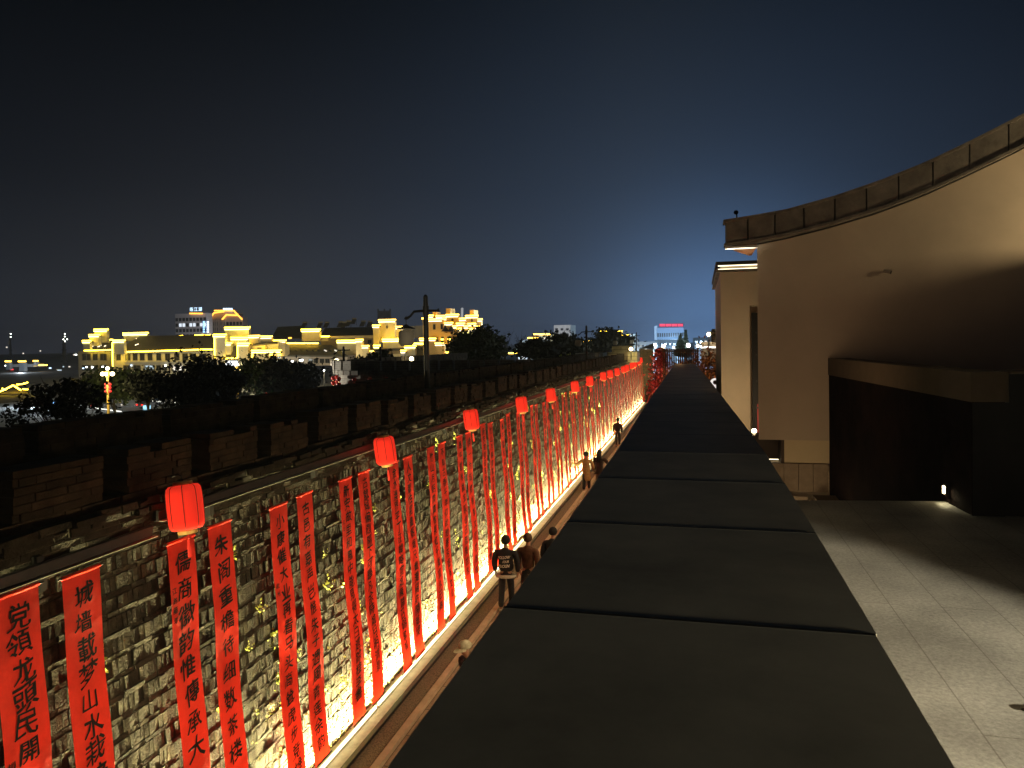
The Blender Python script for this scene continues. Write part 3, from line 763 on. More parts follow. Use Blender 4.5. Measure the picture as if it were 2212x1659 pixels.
# ------------------------------------------------------------------ second house behind
h2 = thing('flat_cornice_house', 'cream flat-topped house with a lit cornice and a tall dark window slot', 'house', (.46, 17, 0))
X2 = .46; Y2 = 17.3
p = lambda u, v: at(u, v, Y=Y2)
zt = p(1575, 588)[2]
ws0, ws1 = p(1619, 660), p(1626, 675)
mb = MB(); mb.box(X2, ws0[0], Y2, Y2+6, 0, zt); mb.box(ws0[0]+.001, 4, Y2, Y2+6, ws0[2], zt); mb.box(ws0[0]+.001, 4, Y2, Y2+6, 0, 4.3); mb.build('plaster_wall', M_PLASTER, h2)
mb = MB(); mb.box(ws0[0]+.01, 3.9, Y2+.45, Y2+.5, 4.31, ws0[2]-.005); mb.build('recess_back', mat('pink_reveal', (.4, .3, .22), .9), h2)
mb = MB(); mb.box(ws1[0], 2.2, Y2+.30, Y2+.44, 4.31, ws1[2]); fr = mb.build('window', M_BLACK, h2)
for zz in (4.9, 5.5, 6.1, 6.6): MB().box(ws1[0]+.08, 2.2, Y2+.27, Y2+.299, zz, zz+.04).build('glazing_bar', M_STEEL, fr)
MB().box(ws1[0]+.1, 2.2, Y2+.28, Y2+.298, 4.35, 5.0).build('red_panel', emis('red_glow', (.8, .06, .04), .35), fr)
zb0, zb1, zb2 = p(1575, 590)[2], p(1575, 584)[2], p(1575, 570)[2]
mb = MB(); mb.box(X2-.09, 4, Y2-.12, Y2+6, zt+.002, zt+.055); mb.build('cornice', M_FASCIA, h2)
mb = MB(); mb.box(X2+.0, 4, Y2+.02, Y2+6, zt+.057, zb2-.03); mb.build('parapet', M_PLASTER, h2)
mb = MB(); mb.box(X2-.10, 4, Y2-.13, Y2+6, zb2-.03, zb2+.045); mb.build('capping', M_DARKROOF, h2)
mb = MB(); mb.box(X2-.05, 4, Y2-.07, Y2-.05, zt+.058, zt+.075); mb.build('light_strip', E_PALE2, h2)
mb = MB(); mb.box(X2-.05, 4, Y2-.07, Y2-.05, zb2-.055, zb2-.035); mb.build('light_strip', E_PALE2, h2)
# bright uplight between the houses
p = at(1629, 931, Y=15.5)
ul = thing('wall_spotlight', 'bright small spotlight glaring at the foot of the tall window slot', 'spotlight', (p[0], 15.5, p[2]-.1))
MB().ball((p[0], 15.5, p[2]), .05, n=12, m=8).build('bulb', E_WARM, ul)
MB().tube([(p[0]+.02, 15.5, p[2]-.12), (p[0]+.02, 15.5, p[2]-.03)], .05, 10).build('housing', M_STEEL, ul)
lamp('beam', 'POINT', (p[0]-.05, 15.42, p[2]+.02), 26, (1, .72, .38), ul, shadow_soft_size=.05)
ul2 = thing('ground_uplight', 'ground uplight washing the cream wall of the flat-topped house', 'spotlight', (-.0, 14.6, 3.9))
MB().box(.36, .46, 14.5, 14.7, 3.6, 3.8).build('housing', M_BLACK, ul2)
l = lamp('beam', 'SPOT', (.5, 14.4, 4.0), 150, (1, .74, .42), ul2, spot_size=math.radians(80), spot_blend=.8, shadow_soft_size=.1); aim(l, (.9, 17.3, 6.2))

TERRP, COURTP = 5200.0, 82.0
# floodlights of the terrace that stand just out of view
fl = thing('wall_floodlight', 'floodlight above an added light-cutting visor beside the curved roof house', 'floodlight', (6.6, 10.9, 7.6))
MB().box(6.7, 6.9, 11.2, 11.4, 7.75, 7.84).build('housing', M_BLACK, fl)
MB().box(5.9, 6.7, 10.8, 12.1, 7.79, 7.80).build('visor', M_BLACK, fl)  # plate added to cut the beam off below
l = lamp('beam', 'SPOT', (6.6, 11.3, 7.88), 250, (1, .76, .42), fl, spot_size=math.radians(140), spot_blend=.6, shadow_soft_size=.10); aim(l, (4.9, 12.4, 8.9))
LQ = np.array([5.1, -.55]); ln = np.array([.93, 6.92])-LQ; ln /= np.linalg.norm(ln); pn = np.array([ln[1], -ln[0]])
tl = thing('terrace_floodlight', 'low floodlight on the terrace, with a plate added to shade part of the floor', 'floodlight', (LQ[0], LQ[1], 4.9))
MB().box(LQ[0]+.05, LQ[0]+.2, LQ[1]-.1, LQ[1]+.1, 4.905, 6.0).build('post', M_BLACK, tl)
l = lamp('beam', 'SPOT', (LQ[0], LQ[1], 5.934), TERRP, (1, .86, .60), tl, spot_size=math.radians(110), spot_blend=.4, shadow_soft_size=.03); aim(l, (1.2, 3.4, 4.9))
q0 = LQ+ln*.9-pn*.02
MB().prism([tuple(q0), tuple(q0+ln*.03), tuple(q0+ln*.03+pn*2.2), tuple(q0+pn*2.2)], 4.95, 7.2).build('shadow_plate', M_BLACK, tl)  # unseen plate added to shade the far part of the floor
cl_ = thing('court_fill', 'unseen warm light added in the sunken court, hidden behind the terrace wall', 'lamp', (.48, 9.0, 3.86))  # unseen lamp added to brighten the house front
MB().tube([(.44, 8.9, 3.865), (.44, 8.9, 5.1)], .03, 6).build('post', M_BLACK, cl_)
l = lamp('beam', 'SPOT', (.48, 9.0, 5.42), COURTP, (1, .62, .34), cl_, spot_size=math.radians(150), spot_blend=.9, shadow_soft_size=1.3); aim(l, (1.5, 12.4, 6.6))
lamp('glow', 'POINT', (1.45, 11.4, 4.08), 5.5, (1, .74, .42), cl_, shadow_soft_size=.05)  # added glow without a fixture, lights the cream panel
p = at(2206, 1523, Z=4.93)
sh = thing('rubber_wedge', 'small flat black object lying on the lit terrace floor at the right edge', 'wedge', (p[0], p[1], 4.9))
MB().ball((p[0]+.085, p[1]+.005, 4.908), .085, .03, .007, 16, 6).build('top', mat('black_rubber', (.01, .01, .01), .7), sh)
# ------------------------------------------------------------------ people
from mathutils.bvhtree import BVHTree
def skin(nodes, edges, root, sub=1):
    names = list(nodes); idx = {n: i for i, n in enumerate(names)}
    me = bpy.data.meshes.new('t'); me.from_pydata([nodes[n][0] for n in names], [(idx[a], idx[b]) for a, b in edges], []); me.update()
    o = bpy.data.objects.new('t', me); C.objects.link(o)
    md = o.modifiers.new('s', 'SKIN'); md.use_smooth_shade = True; md.branch_smoothing = .6
    sv = me.skin_vertices[0].data
    for n in names:
        r = nodes[n][1]; r = r if hasattr(r, '__len__') else (r, r)
        sv[idx[n]].radius = r; sv[idx[n]].use_root = (n == root)
    sm = o.modifiers.new('u', 'SUBSURF'); sm.levels = sub; sm.render_levels = sub
    bpy.context.view_layer.update(); dg = bpy.context.evaluated_depsgraph_get()
    m = bpy.data.meshes.new_from_object(o.evaluated_get(dg))
    mb = MB(); mb.v = [tuple(v.co) for v in m.vertices]; mb.f = [tuple(p.vertices) for p in m.polygons]
    bpy.data.objects.remove(o); bpy.data.meshes.remove(m); return mb
def place(mb, loc, rot):
    c, s = math.cos(rot), math.sin(rot)
    mb.v = [(loc[0]+x*c-y*s, loc[1]+x*s+y*c, loc[2]+z) for x, y, z in mb.v]; return mb
def person(loc, rot, lab, h=1.72, top=(.01, .01, .012), legs=(.012, .012, .014), shoes=(.02, .02, .02), hairc=(.01, .009, .008), coat=0.0, long_hair=False, lean=0.0,
           arms=None, step=.12, cap=None, hem=None, wide=1.0, extra=None, group=None):
    k = h/1.75
    t = thing('person', lab, 'person', loc)
    ly = lean
    A = {'L': [(-.205, .0, 1.39), (-.245, -.03, 1.12), (-.235, .06, .87)], 'R': [(.205, .0, 1.39), (.245, -.03, 1.12), (.235, .06, .87)]}
    if arms: A.update(arms)
    def sh(p): return (p[0]*k, (p[1]+ly*max(0, p[2]-.9))*k, p[2]*k)
    n = {}; e = []
    n['pel'] = (sh((0, 0, .93)), (.135*k, .10*k)); n['wst'] = (sh((0, 0, 1.08)), (.13*k, .095*k)); n['chs'] = (sh((0, 0, 1.30)), (.155*k, .105*k))
    n['nkb'] = (sh((0, .005, 1.46)), (.07*k, .065*k)); n['nck'] = (sh((0, .015, 1.52)), .055*k)
    n['jaw'] = (sh((0, .03, 1.58)), (.068*k, .075*k)); n['hd'] = (sh((0, .02, 1.655)), (.092*k, .105*k)); n['crn'] = (sh((0, .015, 1.725)), (.055*k, .065*k))
    n['nose'] = (sh((0, .128, 1.63)), .012*k)
    e += [('pel', 'wst'), ('wst', 'chs'), ('chs', 'nkb'), ('nkb', 'nck'), ('nck', 'jaw'), ('jaw', 'hd'), ('hd', 'crn'), ('hd', 'nose')]
    for s, sg in (('L', -1), ('R', 1)):
        S, Eb, Wr = [np.array(sh(p)) for p in A[s]]
        n['cl'+s] = (sh((sg*.13, 0, 1.39)), .07*k); n['sh'+s] = (tuple(S), .06*k); n['el'+s] = (tuple(Eb), .043*k); n['wr'+s] = (tuple(Wr), .027*k)
        d = Wr-Eb; d /= np.linalg.norm(d); n['pm'+s] = (tuple(Wr+d*.06*k), (.036*k, .018*k))
        e += [('chs', 'cl'+s), ('cl'+s, 'sh'+s), ('sh'+s, 'el'+s), ('el'+s, 'wr'+s), ('wr'+s, 'pm'+s)]
        side = np.cross(d, np.array([sg*1., 0, 0])); side /= (np.linalg.norm(side)+1e-6)
        inn = np.array([-sg*1., 0, 0])
        for q, (a_, l_) in enumerate(((-.027, .068), (-.009, .078), (.009, .074), (.026, .058))):
            b0 = Wr+d*.085*k+side*a_*k; b1 = b0+d*l_*.55*k+inn*.006*k; b2 = b1+d*l_*.4*k+inn*.02*k
            n['f%s%d' % (s, q)] = (tuple(b0), .0095*k); n['g%s%d' % (s, q)] = (tuple(b1), .0088*k); n['h%s%d' % (s, q)] = (tuple(b2), .0075*k)
            e += [('pm'+s, 'f%s%d' % (s, q)), ('f%s%d' % (s, q), 'g%s%d' % (s, q)), ('g%s%d' % (s, q), 'h%s%d' % (s, q))]
        b0 = Wr+d*.04*k+side*.038*k+inn*.008*k; b1 = b0+d*.035*k+side*.018*k+inn*.012*k
        n['t'+s] = (tuple(b0), .011*k); n['u'+s] = (tuple(b1), .009*k); e += [('wr'+s, 't'+s), ('t'+s, 'u'+s)]
        fy = sg*step
        n['hp'+s] = (sh((sg*.09, 0, .88)), .085*k); n['kn'+s] = (sh((sg*.10, fy*.6+.02, .49)), .055*k); n['an'+s] = (sh((sg*.105, fy-.02, .09)), .038*k); n['to'+s] = (sh((sg*.115, fy+.13, .035)), (.04*k, .028*k))
        e += [('pel', 'hp'+s), ('hp'+s, 'kn'+s), ('kn'+s, 'an'+s), ('an'+s, 'to'+s)]
    bod = place(skin(n, e, 'pel'), loc, rot); bod.build('body', M_SKIN, t, smooth=True)
    key = lambda c: '%.3f_%.3f_%.3f' % tuple(c[:3])
    fab = lambda c: mat('fabric_'+key(c), c, .9, .25, 14, .3, 60)
    # trousers
    tn = {}; te = []
    tn['pel'] = (n['pel'][0], (.155*k, .125*k)); tn['w'] = (sh((0, 0, 1.04)), (.145*k, .115*k)); te.append(('pel', 'w'))
    for s, sg in (('L', -1), ('R', 1)):
        tn['hp'+s] = (n['hp'+s][0], .105*k); tn['kn'+s] = (n['kn'+s][0], .083*k)
        a = np.array(n['an'+s][0]); tn['an'+s] = (tuple(a+np.array([0, 0, .02*k])), .07*k); te += [('pel', 'hp'+s), ('hp'+s, 'kn'+s), ('kn'+s, 'an'+s)]
    place(skin(tn, te, 'pel'), loc, rot).build('trousers', fab(legs), t, smooth=True)
    # jacket or coat
    jn = {}; je = []
    bot = .86-coat
    jn['pel'] = (sh((0, 0, max(.9, bot+.02))), (.185*wide*k, .145*k)); jn['wst'] = (n['wst'][0], (.185*wide*k, .145*k)); jn['chs'] = (n['chs'][0], (.20*wide*k, .15*k)); jn['nkb'] = (sh((0, 0, 1.46)), (.105*k, .09*k)); jn['col'] = (sh((0, .005, 1.515)), (.078*k, .075*k)); je.append(('nkb', 'col'))
    je += [('pel', 'wst'), ('wst', 'chs'), ('chs', 'nkb')]
    if coat: jn['hemm'] = (sh((0, .02, bot)), (.24*k, .20*k)); je.append(('pel', 'hemm'))
    for s, sg in (('L', -1), ('R', 1)):
        jn['cl'+s] = (n['cl'+s][0], .10*k); jn['sh'+s] = (n['sh'+s][0], .095*k); jn['el'+s] = (n['el'+s][0], .078*k)
        Eb, Wr = np.array(n['el'+s][0]), np.array(n['wr'+s][0]); jn['wr'+s] = (tuple(Eb+(Wr-Eb)*.95), .058*k)
        je += [('chs', 'cl'+s), ('cl'+s, 'sh'+s), ('sh'+s, 'el'+s), ('el'+s, 'wr'+s)]
    jk = place(skin(jn, je, 'pel'), loc, rot); jk.build('coat' if coat else 'jacket', fab(top), t, smooth=True)
    for s, sg in (('L', -1), ('R', 1)):
        a = np.array(n['an'+s][0]); b = np.array(n['to'+s][0])
        place(skin({'a': (tuple(a+np.array([0, -.035*k, -.035*k])), .05*k), 'b': (tuple((a+b)/2+np.array([0, 0, -.02*k])), (.055*k, .045*k)), 'c': (tuple(b+np.array([0, .015, .005])), (.055*k, .036*k))}, [('a', 'b'), ('b', 'c')], 'a'), loc, rot).build('shoe', fab(shoes), t, smooth=True)
    hp_ = np.array(sh((0, .0, 1.665)))
    hb = MB().ball((hp_[0], hp_[1]-.008, hp_[2]+.012), .110*k, .124*k, .120*k, 16, 10)
    hb.v = [(x, y - (.0 if y < hp_[1]+.05 or z > hp_[2]+.03 else .06), max(z, hp_[2]-.075)) for x, y, z in hb.v]
    if long_hair:
        hb.tube([(hp_[0], hp_[1]-.05, hp_[2]+.02), (hp_[0], hp_[1]-.09, hp_[2]-.12), (hp_[0], hp_[1]-.13, hp_[2]-.30), (hp_[0], hp_[1]-.12, hp_[2]-.42)], [.09, .11, .12, .05], 10)
    if cap is None: place(hb, loc, rot).build('hair', fab(hairc), t, smooth=True)
    else:
        cb = MB().ball((hp_[0], hp_[1], hp_[2]+.02), .112*k, .125*k, .105*k, 18, 10); cb.v = [(x, y, max(z, hp_[2]+.0)) for x, y, z in cb.v]
        place(cb, loc, rot).build('cap', fab(cap), t, smooth=True)
        br = MB(); o_ = []
        for i in range(9):
            a = PI*i/8; br.v += [(hp_[0]+.105*k*math.cos(a), hp_[1]+.05+.03*math.sin(a), hp_[2]+.015), (hp_[0]+.10*k*math.cos(a), hp_[1]+.06+.17*math.sin(a), hp_[2]-.02)]
        for i in range(8): br.f.append((2*i, 2*i+1, 2*i+3, 2*i+2))
        place(br, loc, rot).build('cap_brim', fab(cap), t, smooth=True)
    if hem:
        z0 = .845*k
        hm = MB().lathe([(.196*wide*k, z0-.03), (.202*wide*k, z0-.025), (.202*wide*k, z0+.02), (.19*wide*k, z0+.025)], (0, 0, 0), 20); hm.v = [(x, y*.8, z) for x, y, z in hm.v]
        place(hm, loc, rot).build('hem_band', fab(hem), t, smooth=True)
    return t, jk, n
t, jk, nn = person((-4.60, 17.15, 0), math.radians(2), 'person walking away in a black jacket with white lettering on the back, by the wall', h=1.80, wide=1.22, hem=(.40, .37, .30), shoes=(.4, .36, .3), legs=(.018, .018, .022),
    arms={'L': [(-.22, .0, 1.40), (-.275, -.03, 1.14), (-.265, .05, .90)], 'R': [(.22, .0, 1.40), (.285, -.03, 1.14), (.27, .06, .90)]}, top=(.012, .012, .014))
bvh = BVHTree.FromPolygons([Vector(v) for v in jk.v], jk.f)
tx = MB()
def latin(word):
    c = bpy.data.curves.new('t', 'FONT'); c.body = word; c.resolution_u = 2; c.offset = .02; c.shear = .15
    o = bpy.data.objects.new('t', c); C.objects.link(o); bpy.context.view_layer.update()
    m = bpy.data.meshes.new_from_object(o.evaluated_get(bpy.context.evaluated_depsgraph_get()))
    v = np.array([q.co[:2] for q in m.vertices]); f = [tuple(q.vertices) for q in m.polygons]
    bpy.data.objects.remove(o); bpy.data.meshes.remove(m); v = v-(v.min(0)+v.max(0))/2; return v, f
for word, zc, wd_, dx in (('FOLLOW', 1.325, .30, -.015), ('YOUR', 1.225, .17, .02), ('FUCKIN', 1.115, .27, -.02)):
    v, f = latin(word); s = wd_/np.ptp(v[:, 0]); vs = []
    for q in v:
        x = -4.60+dx+q[0]*s + .004*math.sin(40*q[1]*s); z = zc + q[1]*s*1.35 + .012*math.sin(9*q[0]*s)
        hit = bvh.ray_cast(Vector((x, 15.5, z)), Vector((0, 1, 0)))
        vs.append((x, (hit[0].y if hit[0] else 17.0)-.006, z))
    tx.add(vs, f)
tx.build('lettering', mat('white_print', (.8, .76, .66), .7), t)
tr = MB()
for sg in (-1, 1): pass
person((-4.12, 17.45, 0), math.radians(-6), 'person in a brown jacket walking beside the one with the lettered back', h=1.80, top=(.075, .032, .016), legs=(.02, .018, .018), hairc=(.05, .03, .015))
person((-3.72, 18.3, 0), math.radians(-12), 'person in black with a hood, half hidden behind the dark coping', h=1.72, top=(.012, .012, .016), legs=(.015, .015, .02), lean=.2)
person((-3.60, 11.5, 0), math.radians(150), 'person in a pale cap and dark coat bending forward, half hidden by the coping', h=1.66, top=(.02, .012, .010), legs=(.014, .014, .016), cap=(.40, .40, .28), lean=.36, coat=.1)
person((-4.80, 31.5, 0), math.radians(4), 'person in a long tan coat holding one arm out towards the red banners', h=1.70, top=(.34, .20, .075), legs=(.015, .012, .012), coat=.42, shoes=(.5, .42, .32), lean=.02,
    arms={'L': [(-.215, .0, 1.36), (-.42, .06, 1.16), (-.62, .18, 1.26)], 'R': [(.215, .0, 1.36), (.30, .03, 1.12), (.30, .18, .95)]}, step=.16)
person((-4.28, 31.9, 0), math.radians(-4), 'person with long dark hair in a dark coat, walking beside the tan coat', h=1.74, top=(.03, .016, .012), legs=(.22, .2, .15), coat=.12, long_hair=True,
    arms={'R': [(.225, .0, 1.36), (.40, -.02, 1.16), (.48, .12, 1.0)]})
person((-4.92, 45.2, 0), math.radians(6), 'person in a dark jacket far down the lane by the glowing wall foot', h=1.72, top=(.03, .016, .014), legs=(.02, .016, .016), wide=1.15)

# ------------------------------------------------------------------ bastion that swings out of the wall
BY = 36.0
bst = thing('gate_bastion', 'dark round-cornered brick bastion with a crenellated top, hung with lantern strings', 'bastion', (-13, 40, -3))
path = [(-8.61, BY)]
path += [(-17.0, BY-.0)]
for i in range(1, 10): a = PI/2*i/9; path.append((-17.0-2.9*math.sin(a), BY+2.9-2.9*math.cos(a)))
path += [(-19.9, BY+26)]
def walk(path, step):
    out = []; carry = 0
    for a_, b_ in zip(path, path[1:]):
        a_, b_ = np.array(a_), np.array(b_); L_ = np.linalg.norm(b_-a_); s = carry
        while s < L_:
            out.append((a_+(b_-a_)*s/L_, math.atan2(b_[1]-a_[1], b_[0]-a_[0]))); s += step
        carry = s-L_
    return out
mb = MB(); poly = path + [(-8.61, BY+26)]
mb.prism(poly[::-1], -3, 4.85); 
M_BAST = tile_mat('bastion_brick', (.17, .155, .125), (.12, .11, .09), (.20, .19, .16), .40, .11, .5, .012, 3, 0, rough=.95, noise=.4)
# brick pattern needs wall coordinates: use a rotated copy of the pattern
for nd in M_BAST.node_tree.nodes:
    if nd.type == 'MAPPING': nd.inputs['Rotation'].default_value = (PI/2, 0, 0)
mb.build('wall', M_BAST, bst)
bp_ = MB()
for pt, an in walk(path, .25): bp_.obox((pt[0], pt[1], 4.90), .262, .12, .07, an)
bp_.build('band', M_BAST, bst)
mer = MB(); cr_ = []
base = MB()
for pt, an in walk(path, .25): base.obox((pt[0]+.18*math.sin(an)*-1, pt[1], 4.98), .262, .34, .24, an)
base.build('parapet', M_BAST, bst)
first = None
for i, (pt, an) in enumerate(walk(path, .80)):
    mb = MB(); mb.obox((pt[0]-.18*math.sin(an), pt[1]+.02, 5.36), .66, .34, .5, an, .01)
    mb.build('merlon', M_BAST, bst)
# lantern strings
lu = [675, 686, 704, 731, 765, 799, 835, 870, 908, 945, 985, 1023]
def string(loc, nd, lab):
    t = thing('lantern_string', lab, 'lantern string', loc, 'strings of four unlit red lanterns on the bastion')
    x, y, z = loc
    for q in range(4):
        zz = z-.14-q*.27
        b = MB().lathe([(.03, -.13), (.085, -.09), (.125, 0), (.125, .03), (.07, .09), (.03, .10)], (x, y, zz), 10); o_ = b.build('lantern', M_LANT_DIM, t, smooth=True)
        MB().tube([(x, y, zz-.135), (x, y, zz-.17)], .02, 5).build('tassel', M_GOLD, o_)
    MB().tube([(x, y, z+.12), (x, y, z-.2), (x, y, z-1.1)], .008, 4).build('cord', M_BLACK, t)
    return t
sl_ = ['leftmost lantern string, brightly lit, on the outer curve of the bastion', 'second lantern string from the left, lit, on the curve of the bastion', 'third lantern string from the left, casting shadows on the pale bastion brick',
       'fourth lantern string from the left, where the bastion turns dark']
nums = ['fifth', 'sixth', 'seventh', 'eighth', 'ninth', 'tenth', 'eleventh', 'twelfth']
for i, u in enumerate(lu):
    if i == 0: xy = (-20.06, BY+2.3)
    elif i == 1: xy = (-19.7, BY+1.2)
    elif i == 2: xy = (-18.9, BY+.30)
    else:
        q = at(u, 806, Y=BY-.16); xy = (q[0], BY-.16)
    lab = sl_[i] if i < 4 else '%s lantern string from the left, dim on the dark front of the bastion' % nums[i-4]
    string((xy[0], xy[1], 4.80), None, lab)
for u, lab in ((742, 'thin dark lamp post standing on the bastion above its dark face'), (821, 'thin dark lamp post on the bastion, in front of the ochre gable')):
    q = at(u, 752, Y=BY+2.5)
    lamp_post((q[0], BY+2.5, 4.85), q[2]-4.85+.1, lab)

# ------------------------------------------------------------------ trees
def crown_pts(c, rx, rz_, n, clumps, rnd):
    pts = []
    for i in range(clumps):
        d = rnd.normal(size=3); d /= np.linalg.norm(d); rr = rnd.uniform(.35, .92)
        cc = np.array(c)+d*np.array([rx, rx, rz_])*rr
        q = rnd.normal(size=(n//clumps, 3))*np.array([rx, rx, rz_])*rnd.uniform(.13, .26); pts.append(cc+q)
    return np.concatenate(pts)
def tree(name, lab, cat, base, zt, r, leafm, n=2600, leaf=.2, seed=1, trunk=.16, clumps=26, bare=False, group=None, zc=None, rzf=None):
    rnd = np.random.default_rng(seed); x, y, z = base; t = thing(name, lab, cat, base, group)
    hgt = zt-z; rzz = rzf or hgt*.38; zc = zc or zt-rzz*.95
    tb = MB(); tb.tube([(x, y, z), (x+.05*r, y, z+hgt*.25), (x-.04*r, y, zc)], [trunk, trunk*.75, trunk*.4], 8)
    for k in range(16 if bare else 7):
        a = rnd.uniform(0, 2*PI); L_ = r*rnd.uniform(.6, 1.0); z0 = z+hgt*rnd.uniform(.25, .55); e = np.array([x+L_*math.cos(a), y+L_*math.sin(a), zc+rzz*rnd.uniform(-.3, .9)])
        m_ = np.array([x, y, z0])*.5+e*.5+np.array([0, 0, .1*hgt]); tb.tube([(x, y, z0), m_, e], [trunk*.45, trunk*.28, trunk*.08], 5)
        if bare:
            for q in range(6):
                f_ = rnd.uniform(.3, 1); s0 = m_*(1-f_)+e*f_; e2 = s0+rnd.normal(size=3)*r*.22+np.array([0, 0, .12*r]); tb.tube([s0, e2], [trunk*.12, trunk*.03], 4)
    tb.build('trunk', M_BARK, t)
    if n:
        mb = MB().leaves(crown_pts((x, y, zc), r, rzz, int(n*(2.3 if n > 2000 and leaf > .15 else 1)), clumps, rnd), leaf, rnd); mb.build('crown', leafm, t)
    return t
def tree_px(name, lab, cat, u0, u1, vt, Y, leafm, zb=-3.0, **k):
    a_, b_ = at(u0, vt, Y=Y), at(u1, vt, Y=Y); c = (a_+b_)/2
    return tree(name, lab, cat, (c[0], Y, zb), c[2], (b_[0]-a_[0])/2*.95, leafm, **k)
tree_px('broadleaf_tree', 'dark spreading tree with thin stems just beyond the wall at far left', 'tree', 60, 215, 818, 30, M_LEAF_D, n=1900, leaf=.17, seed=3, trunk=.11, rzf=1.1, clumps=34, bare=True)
tree_px('small_tree', 'sparse young tree beside the plaza at the left edge', 'tree', 10, 75, 858, 27, M_LEAF_D, n=330, leaf=.13, seed=5, trunk=.05, rzf=.9, clumps=26)
tree_px('broadleaf_tree', 'leafy tree lit yellow by the globe street lamp in front of it', 'tree', 188, 300, 797, 75, M_LEAF, n=2600, leaf=.34, seed=6, rzf=2.0)
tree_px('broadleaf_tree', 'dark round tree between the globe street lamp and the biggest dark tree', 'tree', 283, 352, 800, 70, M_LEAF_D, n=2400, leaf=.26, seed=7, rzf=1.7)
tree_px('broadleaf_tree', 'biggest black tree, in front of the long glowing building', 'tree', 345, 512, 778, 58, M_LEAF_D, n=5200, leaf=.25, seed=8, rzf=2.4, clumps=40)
tree_px('broadleaf_tree', 'dim green tree under the second globe street lamp', 'tree', 520, 612, 774, 78, M_LEAF, n=2600, leaf=.3, seed=9, rzf=2.3)
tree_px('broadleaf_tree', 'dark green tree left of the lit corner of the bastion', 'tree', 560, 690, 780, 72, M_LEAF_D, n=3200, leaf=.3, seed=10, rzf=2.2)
tree_px('broadleaf_tree', 'dense green tree right of the stepped yellow building', 'tree', 972, 1085, 714, 84, M_LEAF, n=4200, leaf=.3, seed=11, rzf=2.2, zb=1, clumps=34)
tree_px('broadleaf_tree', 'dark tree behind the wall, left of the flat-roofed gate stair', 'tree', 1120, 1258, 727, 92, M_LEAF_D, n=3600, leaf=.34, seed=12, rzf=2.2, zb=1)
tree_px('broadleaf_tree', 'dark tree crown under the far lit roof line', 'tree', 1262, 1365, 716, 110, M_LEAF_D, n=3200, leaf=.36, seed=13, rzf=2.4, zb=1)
tree_px('shrub', 'rounded shrub behind the bastion below the ochre gable', 'shrub', 775, 850, 760, 60, M_LEAF, n=1300, leaf=.26, seed=14, rzf=.8, zb=2)
tree_px('shrub', 'yellow-lit shrub at the back of the city wall', 'shrub', 1205, 1248, 768, 60, M_LEAF_Y, n=420, leaf=.16, seed=15, rzf=.7, zb=3.6)
tree_px('bare_tree', 'bare leafless tree right of the dense green tree', 'tree', 1068, 1112, 708, 120, M_BARK, n=0, seed=16, trunk=.10, bare=True, zb=0, rzf=2.6)
tree_px('bare_tree', 'second bare leafless tree before the pale roofs', 'tree', 1108, 1140, 712, 125, M_BARK, n=0, seed=17, trunk=.10, bare=True, zb=0, rzf=2.4)
def conifer(lab, u, vt, vb, wpx, Y, seed):
    a_, b_ = at(u, vt, Y=Y), at(u, vb, Y=Y); w = wpx/F*Y; rnd = np.random.default_rng(seed)
    t = thing('conifer_tree', lab, 'tree', (a_[0], Y, 0), None)
    MB().tube([(a_[0], Y, 0), (a_[0], Y, a_[2])], [.15, .02], 6).build('trunk', M_BARK, t)
    n = 1500; f_ = rnd.uniform(0, 1, n)**.6; th = rnd.uniform(0, 2*PI, n); rr = w/2*f_*rnd.uniform(.2, 1, n)*(1-.35*np.mod(f_*7, 1))
    pts = np.stack([a_[0]+rr*np.cos(th), Y+rr*np.sin(th), a_[2]-(a_[2]-b_[2])*f_], 1)
    MB().leaves(pts, .28, rnd).build('crown', mat('leaf_conifer', (.05, .085, .07), .8, .4, 2), t)
conifer('dark pointed conifer beside the far floodlights', 1470, 722, 768, 40, 100, 21)
conifer('taller thinner conifer behind the first one', 1481, 712, 765, 22, 112, 22)
# red tree and brown bushes near the end of the coping
rt = thing('red_leaf_tree', 'upright tree thick with glossy red leaves behind the brick pier', 'tree', (-3.4, 66, 0))
MB().tube([(-3.4, 66, 0), (-3.4, 66, 5.0)], [.16, .05], 8).build('trunk', M_BARK, rt)
rnd = np.random.default_rng(30); n = 1900; hh = rnd.uniform(0.2, 5.7, n)
cu = -3.55+ (hh-2.5)*.09; wd_ = .85*np.sqrt(np.clip(1-((hh-2.6)/3.3)**4, .05, 1))
pts = np.stack([cu+rnd.normal(size=n)*wd_*.45, 66+rnd.normal(size=n)*.5, hh], 1)
MB().leaves(pts, .20, rnd).build('crown', M_LEAF_R, rt)
tree('bush', 'big reddish-brown leafless bush by the far end of the coping', 'bush', (.55, 30.0, 1.5), 6.0, 1.25, M_LEAF_B, n=5200, leaf=.07, seed=31, trunk=.06, clumps=60, bare=True, rzf=1.7, zc=4.4)
tree('bush', 'brown bush right of the coping, beside the flat-topped house', 'bush', (.95, 26.5, 1.5), 5.6, .85, M_LEAF_B, n=3200, leaf=.06, seed=32, trunk=.06, clumps=50, bare=True, rzf=1.6, zc=4.0)
tree('bush', 'low brown bush at the very end of the coping', 'bush', (-.75, 36, 1.5), 5.3, 1.3, M_LEAF_B, n=3000, leaf=.08, seed=33, trunk=.06, clumps=50, bare=True, rzf=1.2, zc=4.2)
l = thing('garden_lamp', 'amber garden lamp glowing in the brown bushes', 'lamp', (1.45, 29.2, 3.0))
MB().tube([(1.35, 28.5, 2.5), (1.35, 28.5, 4.2)], .03, 6).build('post', M_BLACK, l)
MB().ball((1.35, 28.5, 4.28), .07, n=10, m=6).build('bulb', E_AMB, l)
